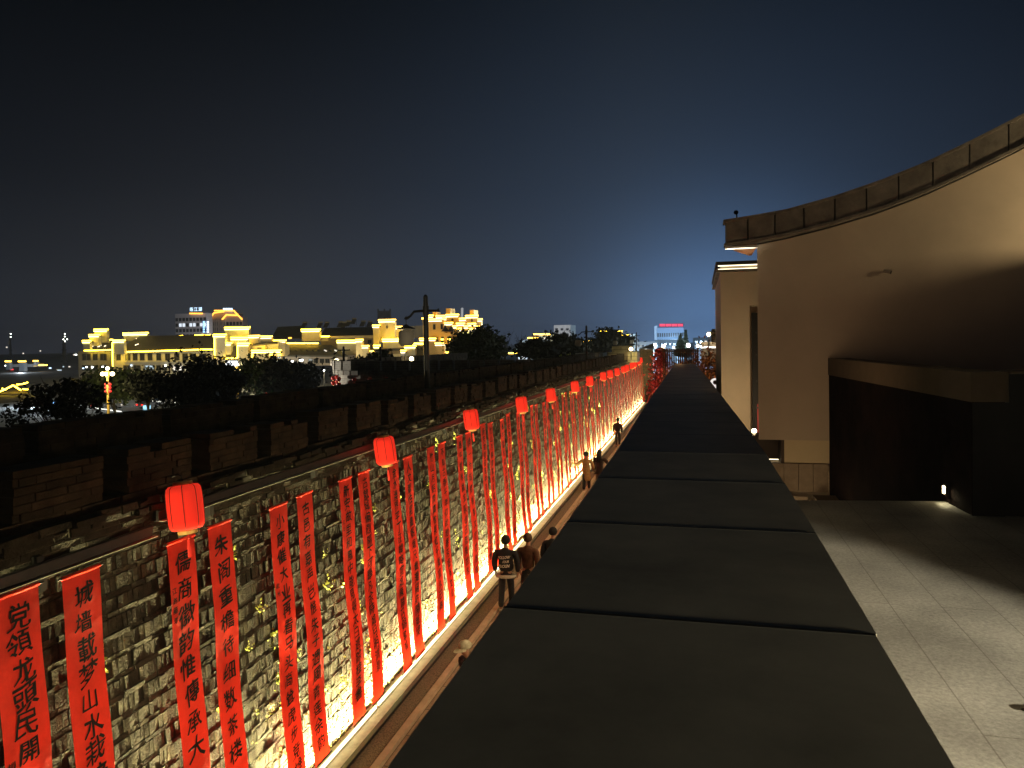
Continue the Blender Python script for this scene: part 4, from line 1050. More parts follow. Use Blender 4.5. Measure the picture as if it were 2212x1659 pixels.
lamp('glow', 'POINT', (.9, 27.6, 4.6), 150, (1, .5, .18), l, shadow_soft_size=.2)
lamp('glow', 'POINT', (-.9, 33.5, 5.6), 120, (1, .5, .18), l, shadow_soft_size=.2)
l = thing('tree_lamp', 'white ground lamp at the foot of the red tree', 'lamp', (-2.9, 64.6, 0))
MB().tube([(-2.9, 64.6, 0), (-2.9, 64.6, .3)], .1, 8).build('housing', M_BLACK, l)
lamp('glow', 'POINT', (-2.9, 63.6, 1.2), 170, (1, .9, .75), l, shadow_soft_size=.15)
# pier, fence and things at the far end of the lane
pr = thing('brick_pier', 'tall dim grey brick pier with a pale pointed cap where the banner wall ends', 'pier', (-5.2, 78.2, 0))
mb = brick_block(-6.15, -4.75, 77.7, 78.7, 0, 5.55, .12, .02)
o = mb.build('shaft', M_BRICK_P, pr); brick_attr(o.data, 6)
ob = MB(); ob.add([(-6.25, 77.5, 5.56), (-4.6, 77.5, 5.56), (-4.6, 78.9, 5.56), (-6.25, 78.9, 5.56), (-4.7, 78.2, 6.15)], [(0, 3, 2, 1), (0, 1, 4), (1, 2, 4), (2, 3, 4), (3, 0, 4)]); ob.build('cap', mat('pale_tent', (.3, .36, .42), .7), pr)
fn = thing('timber_fence', 'brown upright board fence across the far end of the lane', 'fence', (-1.5, 62, 3.5))
fb = MB(); x = -2.9
while x < -.2:
    fb.box(x, x+.13, 60, 60.04, 2.5, 5.75+random.uniform(-.04, .04)); x += .165
fb.build('boards', mat('fence_brown', (.14, .07, .04), .8, .3, 6), fn)
MB().box(-3, -.1, 60.05, 60.12, 5.5, 5.62).build('rail', mat('fence_brown', (.14, .07, .04), .8, .3, 6), fn)
for (u, v, Y, col, e, lab) in ((1414, 747, 88, E_WHITE, 900, 'leftmost glaring white floodlight over the brick pier'), (1433, 748, 92, E_WARM, 500, 'warm floodlight just right of the leftmost white one'), (1487, 746, 100, E_WHITE, 900, 'white floodlight right of the dark conifers'), (1507, 747, 104, E_WARM, 500, 'warm floodlight left of the small tower-roofed building')):
    q = at(u, v, Y=Y); t = thing('floodlight', lab, 'floodlight', (q[0], Y, 0), 'floodlights at the far end')
    MB().tube([(q[0], Y+.2, 0), (q[0], Y+.2, q[2]-.05)], .06, 6).build('pole', M_BLACK, t)
    r = .26 if col is E_WHITE else .2
    MB().lathe([(r*.6, -r), (r, -r*.2), (r, r*.2), (r*.6, r)], tuple(q), 12).build('lamp_head', col, t)
    lamp('glow', 'POINT', (q[0], Y+1.0, q[2]), e*1.6, (.8, .92, 1) if col is E_WHITE else (1, .85, .6), t, shadow_soft_size=.3)
# stepped stone stair house on the wall
Yg = 62
gs = thing('gate_stair_house', 'pale yellow stone gate stair with a flat stepped top on the city wall', 'stair house', (-9, Yg, 4.5))
def pbox(mb, u0, u1, v0, v1, Y, depth):
    a_, b_ = at(u0, v1, Y=Y), at(u1, v0, Y=Y); mb.box(a_[0], b_[0], Y, Y+depth, at((u0+u1)/2, v1, Y=Y)[2], at((u0+u1)/2, v0, Y=Y)[2]); return mb
M_GATE = tile_mat('gate_stone', (.40, .35, .20), (.34, .30, .17), (.14, .12, .07), 1.2, .3, .5, .02, 4, 0, noise=.3)
for nd in M_GATE.node_tree.nodes:
    if nd.type == 'MAPPING': nd.inputs['Rotation'].default_value = (PI/2, 0, 0)
pbox(MB(), 1312, 1376, 761, 783, Yg+1, 3).build('lower_block', M_GATE, gs)
pbox(MB(), 1322, 1362, 747, 760.5, Yg+2, 3).build('upper_block', M_GATE, gs)
for i in range(6): pbox(MB(), 1305+i*3.2, 1308.2+i*3.2, 785-i*3.6, 795, Yg+.6, 1.2).build('step', M_GATE, gs)
pbox(MB(), 1243, 1302, 763, 792, Yg+2, 3).build('side_wall', mat('side_white', (.42, .42, .38), .9, .2, .6), gs)
lamp('glow', 'POINT', tuple(at(1350, 752, Y=Yg-2)), 40, (1, .85, .5), gs, shadow_soft_size=.2)
q = at(1363, 754, Y=Yg+.5); gl = thing('wall_lamp', 'small bright lamp at the right corner of the gate stair', 'lamp', (q[0], Yg+.5, q[2]-.5))
MB().ball(tuple(q), .16, n=10, m=6).build('bulb', E_WARM, gl); MB().tube([(q[0], q[1], q[2]-.9), (q[0], q[1], q[2]-.14)], .04, 6).build('stem', M_BLACK, gl)
# small round-roofed building by the flat-topped house
Yt = 70
th_ = thing('tower_house', 'small dark building with a round flared roof and a white-lit ledge', 'building', (1.4, Yt, 0))
pbox(MB(), 1515, 1600, 739, 790, Yt, 6).build('wall', mat('tower_brick', (.26, .22, .17), .9, .3, 1), th_)
pbox(MB(), 1514, 1600, 748, 751.5, Yt-.1, .08).build('light_strip', emis('strip_white', (1, .95, .85), 2.2), th_)
c = at(1549, 735, Y=Yt+2.5); kx = Yt/F
MB().lathe([(13*kx, -.3), (13*kx, 15*kx), (21*kx, 19*kx), (22*kx, 22*kx), (12*kx, 24*kx), (11*kx, 29*kx), (2*kx, 29*kx)], (c[0], c[1], c[2]-.2), 18).build('roof_tower', mat('tower_dark', (.10, .075, .05), .85, .2, 1), th_)
q = at(1531, 722, Y=Yt-.3); t = thing('globe_lamp', 'round glowing lamp in front of the round flared roof', 'lamp', (q[0], Yt-.3, 0)); MB().ball(tuple(q), .17, n=12, m=8).build('globe', E_WARM, t); MB().tube([(q[0], Yt-.3, 0), (q[0], Yt-.3, q[2]-.2)], .05, 6).build('pole', M_BLACK, t)
lamp('glow', 'POINT', (q[0], Yt-.9, q[2]), 160, (1, .8, .5), t, shadow_soft_size=.2)
q = at(1545, 828, Y=24)
t = thing('round_sign', 'white round lit sign showing past the coping beside the flat-topped house', 'sign', (q[0], 24, 3.0))
MB().tube([(q[0], 24, q[2]), (q[0], 24.05, q[2])], .16, 20).build('disc', emis('sign_pale', (1, .92, .85), .9), t); MB().tube([(q[0], 24.03, 3), (q[0], 24.03, q[2]-.15)], .03, 6).build('post', M_BLACK, t)
MB().tube([(q[0], 23.99, q[2]+.03), (q[0], 23.985, q[2]+.03)], .07, 14).build('mark', mat('brown_mark', (.3, .12, .06), .8), t)

# ------------------------------------------------------------------ the lit town behind
def P(u, v, Y): return at(u, v, Y=Y)
class Town:
    def __init__(s, name, lab, cat, Y, u, wallm, group=None):
        s.Y = Y; s.k = Y/F; q = P(u, 780, Y); s.t = thing(name, lab, cat, (q[0], Y, -3.0), group); s.wm = wallm; s.d = 0
    def wall(s, u0, u1, v0, v1, dy=0, depth=8, m=None, name='wall'):
        Y = s.Y+dy; mb = MB(); pbox(mb, u0, u1, v0, v1, Y, depth); return mb.build(name, m or s.wm, s.t)
    def gable(s, u0, u1, vt, vb, dy=0, vline=None, m=None, low=True, amber=False, diamond=None, th=None):
        """horse-head gable wall: tile ridge, light strip on the ridge, paler strip under the eave"""
        k = s.k; Y = s.Y+dy; m = m or s.wm; th = th or 9*k
        a_, b_ = P(u0+2, vt, Y), P(u1-2, vt, Y); zt = P((u0+u1)/2, vt, Y)[2]; zb = P((u0+u1)/2, vb, Y)[2]
        w = MB().box(a_[0], b_[0], Y, Y+th, zb, zt-5.2*k).build('gable_wall', m, s.t)
        MB().box(a_[0]-2*k, b_[0]+2*k, Y-2.2*k, Y+th+2*k, zt-5.1*k, zt-3.4*k).build('tile_cap', M_DARKROOF, w)
        MB().box(a_[0]-1.4*k, b_[0]+1.4*k, Y-1.0*k, Y+th*.5, zt-3.3*k, zt-.2*k).build('light_strip', E_AMB if amber else E_YEL, w)
        if low: MB().box(a_[0]-1*k, b_[0]+1*k, Y-1.6*k, Y-.7*k, zt-7.4*k, zt-5.3*k).build('light_strip', E_GRN if not amber else E_PALE2, w)
        if vline:
            uu, v1 = vline; q = P(uu, v1, Y); MB().box(q[0]-1.2*k, q[0]+1.2*k, Y-1.5*k, Y-.6*k, q[2], zt-7.6*k).build('light_strip', E_YEL, w)
        if diamond:
            c = P(diamond[0], diamond[1], Y); r = 5*k
            MB().add([(c[0]-r*.6, Y-.02, c[2]), (c[0], Y-.02, c[2]-r), (c[0]+r*.6, Y-.02, c[2]), (c[0], Y-.02, c[2]+r), (c[0]-r*.6, Y-.1, c[2]), (c[0], Y-.1, c[2]-r), (c[0]+r*.6, Y-.1, c[2]), (c[0], Y-.1, c[2]+r)],
                [(4, 5, 6, 7), (0, 1, 5, 4), (1, 2, 6, 5), (2, 3, 7, 6), (3, 0, 4, 7)]).build('vent', mat('dark_brown2', (.08, .05, .03), .8), w)
        return w
    def roof(s, pts, dy=0, depth=6, m=None):
        """sloping tiled roof: (u,v) eave-left, eave-right, ridge-right, ridge-left; ridge lies further back"""
        Y = s.Y+dy; el, er = P(*pts[0], Y), P(*pts[1], Y); rr, rl = P(*pts[2], Y+depth), P(*pts[3], Y+depth)
        bk = [(rl[0], rl[1]+depth, rl[2]-.9*(rl[2]-el[2])), (rr[0], rr[1]+depth, rr[2]-.9*(rr[2]-er[2]))]
        v = [el, er, rr, rl] + [tuple(b) for b in bk]; v = [tuple(q) for q in v]; v += [(q[0], q[1], q[2]-.35) for q in v]
        o = MB().add(v, [(0, 1, 2, 3), (3, 2, 5, 4), (6, 9, 8, 7), (9, 10, 11, 8), (0, 6, 7, 1), (1, 7, 8, 2), (2, 8, 11, 5), (5, 11, 10, 4), (4, 10, 9, 3), (3, 9, 6, 0)]).build('roof', m or M_TILE, s.t); return o
    def strip(s, u0, v0, u1, v1, dy=0, m=None, h=3.2, name='light_strip'):
        Y = s.Y+dy; a_, b_ = P(u0, v0, Y), P(u1, v1, Y); r = h*s.k/2
        MB().tube([tuple(a_), tuple(b_)], r, 6).build(name, m or E_YEL, s.t)
    def win(s, u0, u1, v0, v1, dy=0, pane=None):
        Y = s.Y+dy; mb = MB(); pbox(mb, u0, u1, v0, v1, Y-.10, .08); o = mb.build('window', mat('frame_grey', (.16, .15, .13), .7), s.t)
        w = (u1-u0)*.14; mb = MB(); um = (u0+u1)/2
        pbox(mb, u0+w*.7, um-w*.25, v0+1, v1-1, Y-.13, .02); pbox(mb, um+w*.25, u1-w*.7, v0+1, v1-1, Y-.13, .02); mb.build('panes', pane or M_GLASS, o)
def striped_tile(name, c1, c2, period):
    m = bpy.data.materials.new(name); m.use_nodes = True; t = m.node_tree; b = t.nodes['Principled BSDF']; co = t.nodes.new('ShaderNodeTexCoord')
    wv = t.nodes.new('ShaderNodeTexWave'); wv.bands_direction = 'X'; wv.inputs['Scale'].default_value = period; wv.inputs['Distortion'].default_value = .6; wv.inputs['Detail'].default_value = 2
    t.links.new(co.outputs['Object'], wv.inputs['Vector']); rp = t.nodes.new('ShaderNodeValToRGB'); rp.color_ramp.elements[0].color = (*c1, 1); rp.color_ramp.elements[1].color = (*c2, 1)
    t.links.new(wv.outputs['Fac'], rp.inputs[0]); t.links.new(rp.outputs[0], b.inputs['Base Color']); b.inputs['Roughness'].default_value = .85
    bp = t.nodes.new('ShaderNodeBump'); bp.inputs['Strength'].default_value = .6; bp.inputs['Distance'].default_value = .1; t.links.new(wv.outputs['Fac'], bp.inputs['Height']); t.links.new(bp.outputs[0], b.inputs['Normal'])
    return m
M_TILE = striped_tile('roof_tile', (.06, .055, .045), (.13, .115, .085), 1.1)
def ca(x, y): return ((280+x/3.072)/1.8228, (1180+y/3.072)/1.8228)
def cb(x, y): return ((900+x/3.318)/1.8228, (1150+y/3.318)/1.8228)
def cc(x, y): return ((1400+x/3.687)/1.8228, (1180+y/3.687)/1.8228)
def G(T, cf, x0, x1, y0, y1, **k):
    if 'vl' in k: xx, yy = k.pop('vl'); k['vline'] = cf(xx, yy)
    if 'dm' in k: k['diamond'] = cf(*k.pop('dm'))
    a_ = cf(x0, y0); b_ = cf(x1, y1); T.gable(a_[0], b_[0], a_[1], b_[1], **k)
# long glowing building on the left
A = Town('courtyard_building', 'long white building with dark tiled roofs and yellow-lit stepped gables, at left', 'building', 196, 350, M_WHITE_W)
u0, v0 = ca(95, 620); u1, v1 = ca(495, 1000); A.wall(u0, u1, v0, v1, 6, 10, mat('grey_flat', (.40, .39, .36), .9, .15, .5))
u0, v0 = ca(500, 632); u1, v1 = ca(1735, 1000); A.wall(u0, u1, v0, v1, 2, 10)
for x0, x1 in ((545, 600), (655, 715), (745, 803), (830, 888), (925, 983), (1030, 1088), (1135, 1197), (1245, 1310), (1345, 1410), (1440, 1508), (1550, 1640)):
    a_ = ca(x0, 648); b_ = ca(x1, 736); A.win(a_[0], b_[0], a_[1], b_[1], 2, M_GLASS)
for x0, x1, pm in ((630, 720, M_GLASS), (750, 840, M_GLASS), (880, 1010, E_COOLW), (1030, 1085, M_GLASS), (1100, 1160, M_GLASS), (1210, 1370, E_SOFT), (1390, 1500, M_GLASS)):
    a_ = ca(x0, 790); b_ = ca(x1, 860); A.win(a_[0], b_[0], a_[1], b_[1], 2, pm)
for x0, x1 in ((130, 240), (260, 320), (345, 430)):
    for ya, yb in ((650, 735), (790, 860)):
        a_ = ca(x0, ya); b_ = ca(x1, yb); A.win(a_[0], b_[0], a_[1], b_[1], 6, M_GLASS)
for x, y, c in ((145, 830, E_BLUEW), (185, 815, E_WHITE), (255, 818, E_WHITE), (380, 812, E_WHITE), (725, 795, E_BLUEW), (915, 830, E_BLUEW), (1140, 797, E_WHITE), (1300, 825, E_ORANGE), (1395, 838, E_WHITE), (120, 980, emis('violet', (.2, .15, 1), 2)), (190, 975, emis('violet', (.2, .15, 1), 2)), (1355, 1230, E_WHITE)):
    a_ = ca(x-9, y-7); b_ = ca(x+9, y+7); pbox(MB(), a_[0], b_[0], a_[1], b_[1], A.Y+(1.7 if x > 500 else 5.7), .1).build('lit_window', c, A.t)
A.wall(*[ca(640, 740)[0], ca(1720, 740)[0], ca(0, 742)[1], ca(0, 752)[1]], 1.7, .28, M_WHITE_W, 'ledge')
A.roof([ca(150, 612), ca(495, 602), ca(505, 480), ca(330, 488)], 5, 7); A.roof([ca(505, 640), ca(1735, 602), ca(1720, 420), ca(830, 440)], 1, 8)
A.strip(*ca(160, 617), *ca(490, 607), 4.6); A.strip(*ca(515, 637), *ca(1540, 605), .6); A.strip(*ca(1565, 602), *ca(1730, 600), .6)
for x0, x1, y0 in ((985, 1090, 455), (1105, 1200, 450), (1205, 1250, 452), (1258, 1358, 440), (1432, 1462, 440), (1500, 1600, 430), (1622, 1688, 430)): A.strip(*ca(x0, y0+2), *ca(x1, y0-2), 9.0, E_YEL, 4)
for x0, y0, x1, y1 in ((240, 575, 285, 550), (318, 575, 365, 550), (400, 565, 420, 555), (775, 550, 815, 535), (785, 470, 790, 470)):
    A.strip(*ca(x0, y0), *ca(x1, y1), (5.5 if x0 < 500 else 1.5)+1.5, E_PALE2, 2.0)
G(A, ca, 130, 235, 490, 610, dy=4); G(A, ca, 208, 342, 418, 560, dy=6); G(A, ca, 270, 442, 352, 520, dy=8)
G(A, ca, 420, 500, 478, 500, dy=11, low=False)
G(A, ca, 498, 648, 483, 660, dy=-1, vl=(508, 805)); G(A, ca, 620, 928, 396, 500, dy=9)
G(A, ca, 1712, 1872, 415, 800, dy=-1, vl=(1742, 770)); G(A, ca, 1850, 2162, 328, 560, dy=5); G(A, ca, 1925, 2145, 450, 640, dy=2); G(A, ca, 1792, 1940, 516, 800, dy=-.5)
G(A, ca, 2008, 2152, 518, 900, dy=-2, vl=(2018, 700)); A.roof([ca(1815, 712), ca(2010, 705), ca(2006, 530), ca(1990, 545)], -1.5, 4); A.strip(*ca(1815, 712), *ca(2015, 705), -1.8)
a_ = ca(1870, 740); b_ = ca(2010, 800); pbox(MB(), a_[0], b_[0], a_[1], b_[1], A.Y-2.4, .1).build('lit_shopfront', emis('shop', (.9, .95, 1), 2.0), A.t)
# middle courtyard buildings
B_ = Town('courtyard_building', 'cluster of yellow-lit stepped gables and low tiled roofs behind the dark trees', 'building', 172, 640, M_OCHRE_W)
G(B_, cb, 250, 405, 562, 760, dy=3, amber=True); G(B_, cb, 400, 568, 570, 700, dy=4, amber=True); G(B_, cb, 540, 748, 622, 700, dy=5, amber=True); G(B_, cb, 110, 268, 665, 900, dy=1)
G(B_, cb, 293, 690, 752, 1000, dy=0, vl=(310, 855)); a_, b_ = cb(310, 685), cb(480, 760); B_.wall(a_[0], b_[0], a_[1], b_[1], 2, 4); a_, b_ = cb(375, 725), cb(430, 745); B_.win(a_[0], b_[0], a_[1], b_[1], 2)
a_, b_ = cb(490, 655), cb(650, 760); B_.wall(a_[0], b_[0], a_[1], b_[1], 3, 4, M_WHITE_W); B_.roof([cb(310, 690), cb(640, 660), cb(640, 640), cb(330, 670)], 1, 3)
a_, b_ = cb(690, 690), cb(740, 840); B_.wall(a_[0], b_[0], a_[1], b_[1], -1, 2)
B_.roof([cb(740, 825), cb(1560, 830), cb(1340, 690), cb(745, 690)], 0, 9); B_.strip(*cb(735, 668), *cb(1170, 668), 8)
a_, b_ = cb(740, 830), cb(1560, 960); B_.wall(a_[0], b_[0], a_[1], b_[1], 1, 8, mat('pinkish_wall', (.42, .36, .31), .9, .15, .5))
for x0, x1 in ((1040, 1100), (1110, 1170), (1190, 1250), (1260, 1320)): a_, b_ = cb(x0, 868), cb(x1, 930); B_.win(a_[0], b_[0], a_[1], b_[1], 1)
for i in range(8): B_.strip(*cb(790+i*75, 760), *cb(815+i*75, 775), 3.2, M_DARKROOF, 3, 'roof_light')
for x0 in (1250, 1385): B_.strip(*cb(x0, 758), *cb(x0+30, 772), 3.2, E_SOFT, 3, 'roof_light')
G(B_, cb, 943, 1198, 480, 640, dy=14); G(B_, cb, 1183, 1315, 570, 640, dy=15, low=False); G(B_, cb, 1408, 1758, 625, 900, dy=6); G(B_, cb, 1735, 1832, 698, 930, dy=3, amber=True)
a_, b_ = cb(1310, 570), cb(1885, 605); B_.wall(a_[0], b_[0], a_[1], b_[1], 18, 3, M_OCHRE_W, 'parapet_band'); a_, b_ = cb(1210, 606), cb(1890, 820); B_.wall(a_[0], b_[0], a_[1], b_[1], 19, 6, mat('ochre_dim', (.30, .24, .14), .9, .2, .4))
a_, b_ = cb(1815, 620), cb(1870, 680); B_.win(a_[0], b_[0], a_[1], b_[1], 18.9)
B_.roof([cb(1200, 570), cb(1890, 560), cb(1870, 455), cb(1260, 470)], 20, 8, M_DARKROOF); B_.roof([cb(560, 600), cb(960, 600), cb(950, 440), cb(640, 455)], 22, 8, M_DARKROOF)
for x in (565, 880, 800, 1540): pass
for x, y, c, r in ((600, 915, E_WHITE, 34), (825, 905, E_WHITE, 16), (945, 890, E_WHITE, 22), (660, 855, E_COOLW, 18), (555, 820, E_YEL, 16), (660, 820, E_YEL, 16), (315, 938, E_WHITE, 8), (340, 945, E_WHITE, 8), (800, 600, E_ORANGE, 20)):
    a_, b_ = cb(x-r, y-r*.5), cb(x+r, y+r*.5); pbox(MB(), a_[0], b_[0], a_[1], b_[1], B_.Y-1.5, .2).build('lit_window', c, B_.t)
# solar water heaters on the roofs
for i, (x, y) in enumerate(((985, 415), (1190, 415), (1275, 415), (1455, 410), (1505, 418), (1560, 398), (1632, 368), (1750, 400), (1840, 405))):
    q = P(*cb(x, y+45), 196); k = 196/F; t = thing('solar_heater', 'solar water heater on the dark roof behind the middle gables, %s from the left' % ords[i], 'solar heater', tuple(q), 'solar water heaters on the roofs')
    MB().add([(q[0]-7*k, 196-3*k, q[2]), (q[0]+4*k, 196-3*k, q[2]), (q[0]+7*k, 196+3*k, q[2]+11*k), (q[0]-4*k, 196+3*k, q[2]+11*k), (q[0]-7*k, 196-2*k, q[2]-1*k), (q[0]+4*k, 196-2*k, q[2]-1*k), (q[0]+7*k, 196+4*k, q[2]+10*k), (q[0]-4*k, 196+4*k, q[2]+10*k)],
        [(0, 1, 2, 3), (7, 6, 5, 4), (0, 4, 5, 1), (1, 5, 6, 2), (2, 6, 7, 3), (3, 7, 4, 0)]).build('panel', mat('solar_panel', (.02, .02, .025), .4), t)
    MB().tube([(q[0]-4.5*k, 196+3*k, q[2]+12*k), (q[0]+7.5*k, 196+3*k, q[2]+12*k)], 1.6*k, 8).build('tank', mat('tank_grey', (.12, .12, .12), .5), t)
    MB().tube([(q[0]+6*k, 196+3*k, q[2]-4*k), (q[0]+6*k, 196+3*k, q[2]+11*k)], .5*k, 5).build('stand', M_BLACK, t)
# ochre gable with diamond, and roofs in front of the lamp post
D_ = Town('courtyard_building', 'ochre gable building with a dark diamond vent, left of the nearest lamp post', 'building', 150, 845, M_OCHRE_W)
G(D_, cc, 325, 580, 283, 620, dy=2, amber=True, dm=(458, 398)); G(D_, cc, 240, 350, 362, 660, dy=1.2, amber=True); G(D_, cc, 555, 676, 383, 600, dy=2.6, amber=True)
G(D_, cc, 383, 738, 562, 700, dy=0); G(D_, cc, 255, 350, 655, 720, dy=-1); G(D_, cc, 718, 872, 628, 700, dy=-2); G(D_, cc, 703, 876, 656, 840, dy=-3, m=M_WHITE_W); G(D_, cc, 648, 728, 728, 900, dy=-4, amber=True, m=M_WHITE_W)
D_.strip(*cc(876, 640), *cc(1015, 640), 4, E_YEL, 5)
D_.roof([cc(876, 815), cc(1325, 800), cc(1085, 665), cc(880, 665)], -3, 6); a_, b_ = cc(720, 832), cc(1330, 900); D_.wall(a_[0], b_[0], a_[1], b_[1], -2, 6, M_WHITE_W)
for i in range(5): D_.strip(*cc(895+i*55, 700), *cc(925+i*55, 735), -1.2, E_SOFT if i > 2 else M_DARKROOF, 4, 'roof_light')
for i in range(6): a_, b_ = cc(755+i*75, 850), cc(795+i*75, 895); D_.win(a_[0], b_[0], a_[1], b_[1], -2)
a_, b_ = cc(370, 700), cc(720, 800); D_.wall(a_[0], b_[0], a_[1], b_[1], 1, 5, mat('ochre_dim', (.30, .24, .14), .9, .2, .4)); D_.roof([cc(370, 720), cc(710, 715), cc(690, 690), cc(420, 690)], .5, 3)
a_, b_ = cc(545, 790), cc(700, 890); D_.wall(a_[0], b_[0], a_[1], b_[1], -2.5, 4); a_, b_ = cc(640, 830), cc(675, 865); D_.win(a_[0], b_[0], a_[1], b_[1], -2.5)
G(D_, cc, 205, 270, 735, 820, dy=-1, amber=True); G(D_, cc, 85, 192, 660, 860, dy=-2, amber=True); G(D_, cc, -10, 108, 570, 860, dy=-1, amber=True)
a_, b_ = cc(680, 380), cc(990, 560); D_.wall(a_[0], b_[0], a_[1], b_[1], 12, 6, mat('dark_upper', (.10, .085, .06), .9, .2, .4))
a_, b_ = cc(750, 570), cc(825, 610); pbox(MB(), a_[0], b_[0], a_[1], b_[1], D_.Y-.5, .1).build('lit_window', E_CYAN, D_.t)
# stepped yellow building
E_ = Town('stepped_building', 'tall yellow building with many stepped lit gables, right of the nearest lamp post', 'building', 140, 960, mat('yellow_wall', (.62, .42, .16), .9, .12, .5))
a_, b_ = cc(985, 300), cc(1290, 900); E_.wall(a_[0], b_[0], a_[1], b_[1], 2, 8)
for x0, x1, y0, y1, dy in ((955, 1020, 262, 340, 1.5), (1055, 1130, 218, 270, 5), (1160, 1295, 225, 280, 6), (1055, 1260, 272, 320, 1.6), (1250, 1325, 255, 300, 4), (1485, 1608, 265, 520, 5), (1765, 1838, 272, 420, 5)): G(E_, cc, x0, x1, y0, y1, dy=dy, amber=True, low=x1-x0 > 70)
G(E_, cc, 1302, 1498, 208, 640, dy=4, amber=True, dm=(1408, 295)); G(E_, cc, 1588, 1778, 222, 620, dy=4.6, amber=True, dm=(1690, 302))
for x0, x1, y0, y1, dy in ((1283, 1412, 325, 420, 1.5), (1455, 1582, 333, 420, 2.5), (1618, 1745, 338, 420, 2.5), (1400, 1472, 370, 640, .8), (1460, 1538, 408, 700, 0), (1565, 1640, 372, 470, 1.5), (1630, 1702, 412, 470, .5), (1730, 1810, 378, 470, 1.5), (1785, 1868, 412, 620, 0)): G(E_, cc, x0, x1, y0, y1, dy=dy, amber=True)
for x0, x1, y0, y1 in ((1122, 1165, 178, 270), (1312, 1375, 128, 215), (1660, 1716, 148, 225)): a_, b_ = cc(x0, y0), cc(x1, y1); E_.wall(a_[0], b_[0], a_[1], b_[1], 6, 3, None, 'chimney')
for x0, x1, y0, y1 in ((1125, 1160, 355, 437), (1235, 1266, 350, 432), (1240, 1280, 540, 618), (1330, 1392, 535, 618), (1335, 1396, 690, 742), (1160, 1200, 540, 610)): a_, b_ = cc(x0, y0), cc(x1, y1); E_.win(a_[0], b_[0], a_[1], b_[1], 2 if x0 < 1290 else .5)
a_, b_ = cc(1292, 480), cc(1402, 900); E_.wall(a_[0], b_[0], a_[1], b_[1], .5, 4); a_, b_ = cc(1335, 568), cc(1388, 585); E_.strip(*cc(1335, 576), *cc(1388, 576), .1, E_AMB, 4); E_.strip(*cc(1242, 576), *cc(1275, 576), 1.6, E_AMB, 4)
for x in (1303, 1392): a_ = cc(x, 462); q = P(*a_, E_.Y); MB().lathe([(.9, 0), (.2, .9), (.1, 1.3)], tuple(q), 8).build('turret', M_DARKROOF, E_.t)
a_, b_ = cc(1520, 480), cc(1690, 640); E_.wall(a_[0], b_[0], a_[1], b_[1], 1.5, 4, mat('white_cool', (.55, .6, .58), .9)); E_.roof([cc(1525, 480), cc(1830, 480), cc(1720, 420), cc(1545, 415)], 1.2, 3)
E_.strip(*cc(1530, 488), *cc(1850, 492), 1, E_GRN, 4)
G(E_, cc, 1060, 1165, 552, 620, dy=0, amber=True); G(E_, cc, 1148, 1308, 620, 800, dy=-1, amber=True); G(E_, cc, 1298, 1392, 755, 860, dy=-2, amber=True); G(E_, cc, 920, 1018, 555, 610, dy=0, amber=True)
a_, b_ = cc(1325, 790), cc(1385, 830); pbox(MB(), a_[0], b_[0], a_[1], b_[1], E_.Y-2.5, .1).build('lit_shopfront', emis('shop', (.9, .95, 1), 2.0), E_.t)
q0, q1 = P(*cc(1540, 210), E_.Y+8), P(*cc(1548, 135), E_.Y+8); t = thing('white_mast', 'thin white mast on the roof of the stepped yellow building', 'mast', tuple(q0)); MB().tube([tuple(q0-np.array([0, 0, 2])), tuple(q1)], .25, 6).build('pole', emis('mast_white', (.8, .85, .9), .35), t); MB().ball(tuple(q1), .3, n=8, m=5).build('tip', emis('mast_white', (.8, .85, .9), .35), t)
q = P(*cc(418, 215), 230); t = thing('roof_billboard', 'dark unlit billboard frame on a roof left of the nearest lamp post', 'billboard', (q[0], 230, 8)); a_, b_ = cc(325, 160), cc(512, 262); pbox(MB(), a_[0], b_[0], a_[1], b_[1], 230, .6).build('panel', mat('billboard_grey', (.08, .08, .11), .7, .2, .5), t)
for x in (330, 420, 505): a_ = P(*cc(x, 262), 230.8); MB().tube([(a_[0], 230.8, a_[2]-8), tuple(a_+np.array([0, 0, 3]))], .25, 5).build('strut', M_BLACK, t)
# two hotel towers far behind
def tower(lab, u0, u1, vt, Y, wallm, rows, cols, sign):
    q = P((u0+u1)/2, vt, Y); t = thing('tower_block', lab, 'tower block', (q[0], Y, -3), None); a_, b_ = P(u0, vt, Y), P(u1, vt, Y)
    MB().box(a_[0], b_[0], Y, Y+6, -3, q[2]).build('wall', wallm, t); w = (b_[0]-a_[0])/cols
    hgt = 3.6*Y/420.; n = 0
    for r in range(rows):
        z = q[2]-(r+1.4)*hgt
        if r == 1 and sign: row_m = None
        for c in range(cols):
            n += 1
            if n > 98: break
            MB().box(a_[0]+(c+.16)*w, a_[0]+(c+.84)*w, Y-.25, Y-.05, z, z+hgt*.6).build('window', (emis('lit_row', (.8, .9, 1), 1.1) if (sign and r == 1 and (c*7) % 3) else M_GLASS), t)
    return t, a_, b_, q
M_T1 = mat('tower_grey', (.42, .42, .44), .9); M_T2 = mat('tower_tan', (.48, .40, .36), .9)
t1, a_, b_, q = tower('grey tower block with a blue-white rooftop sign', 378, 446, 677, 430, M_T1, 9, 9, True)
def flat_text(word, u, v, hpx, Y, m, t, name='sign_lettering', gap=1.12):
    k = Y/F*hpx; mb = MB(); c0 = P(u, v, Y)
    for i, ch in enumerate(word):
        vv, f = glyph(ch)
        if len(vv): mb.add([(c0[0]+(i-(len(word)-1)/2)*k*gap+p_[0]*k, Y+(.3 if s_ else 0), c0[2]+p_[1]*k) for s_ in (0,) for p_ in vv], f)
    return mb.build(name, m, t)
flat_text('练江湖', 423, 668, 11, 428, E_BLUEW, t1)
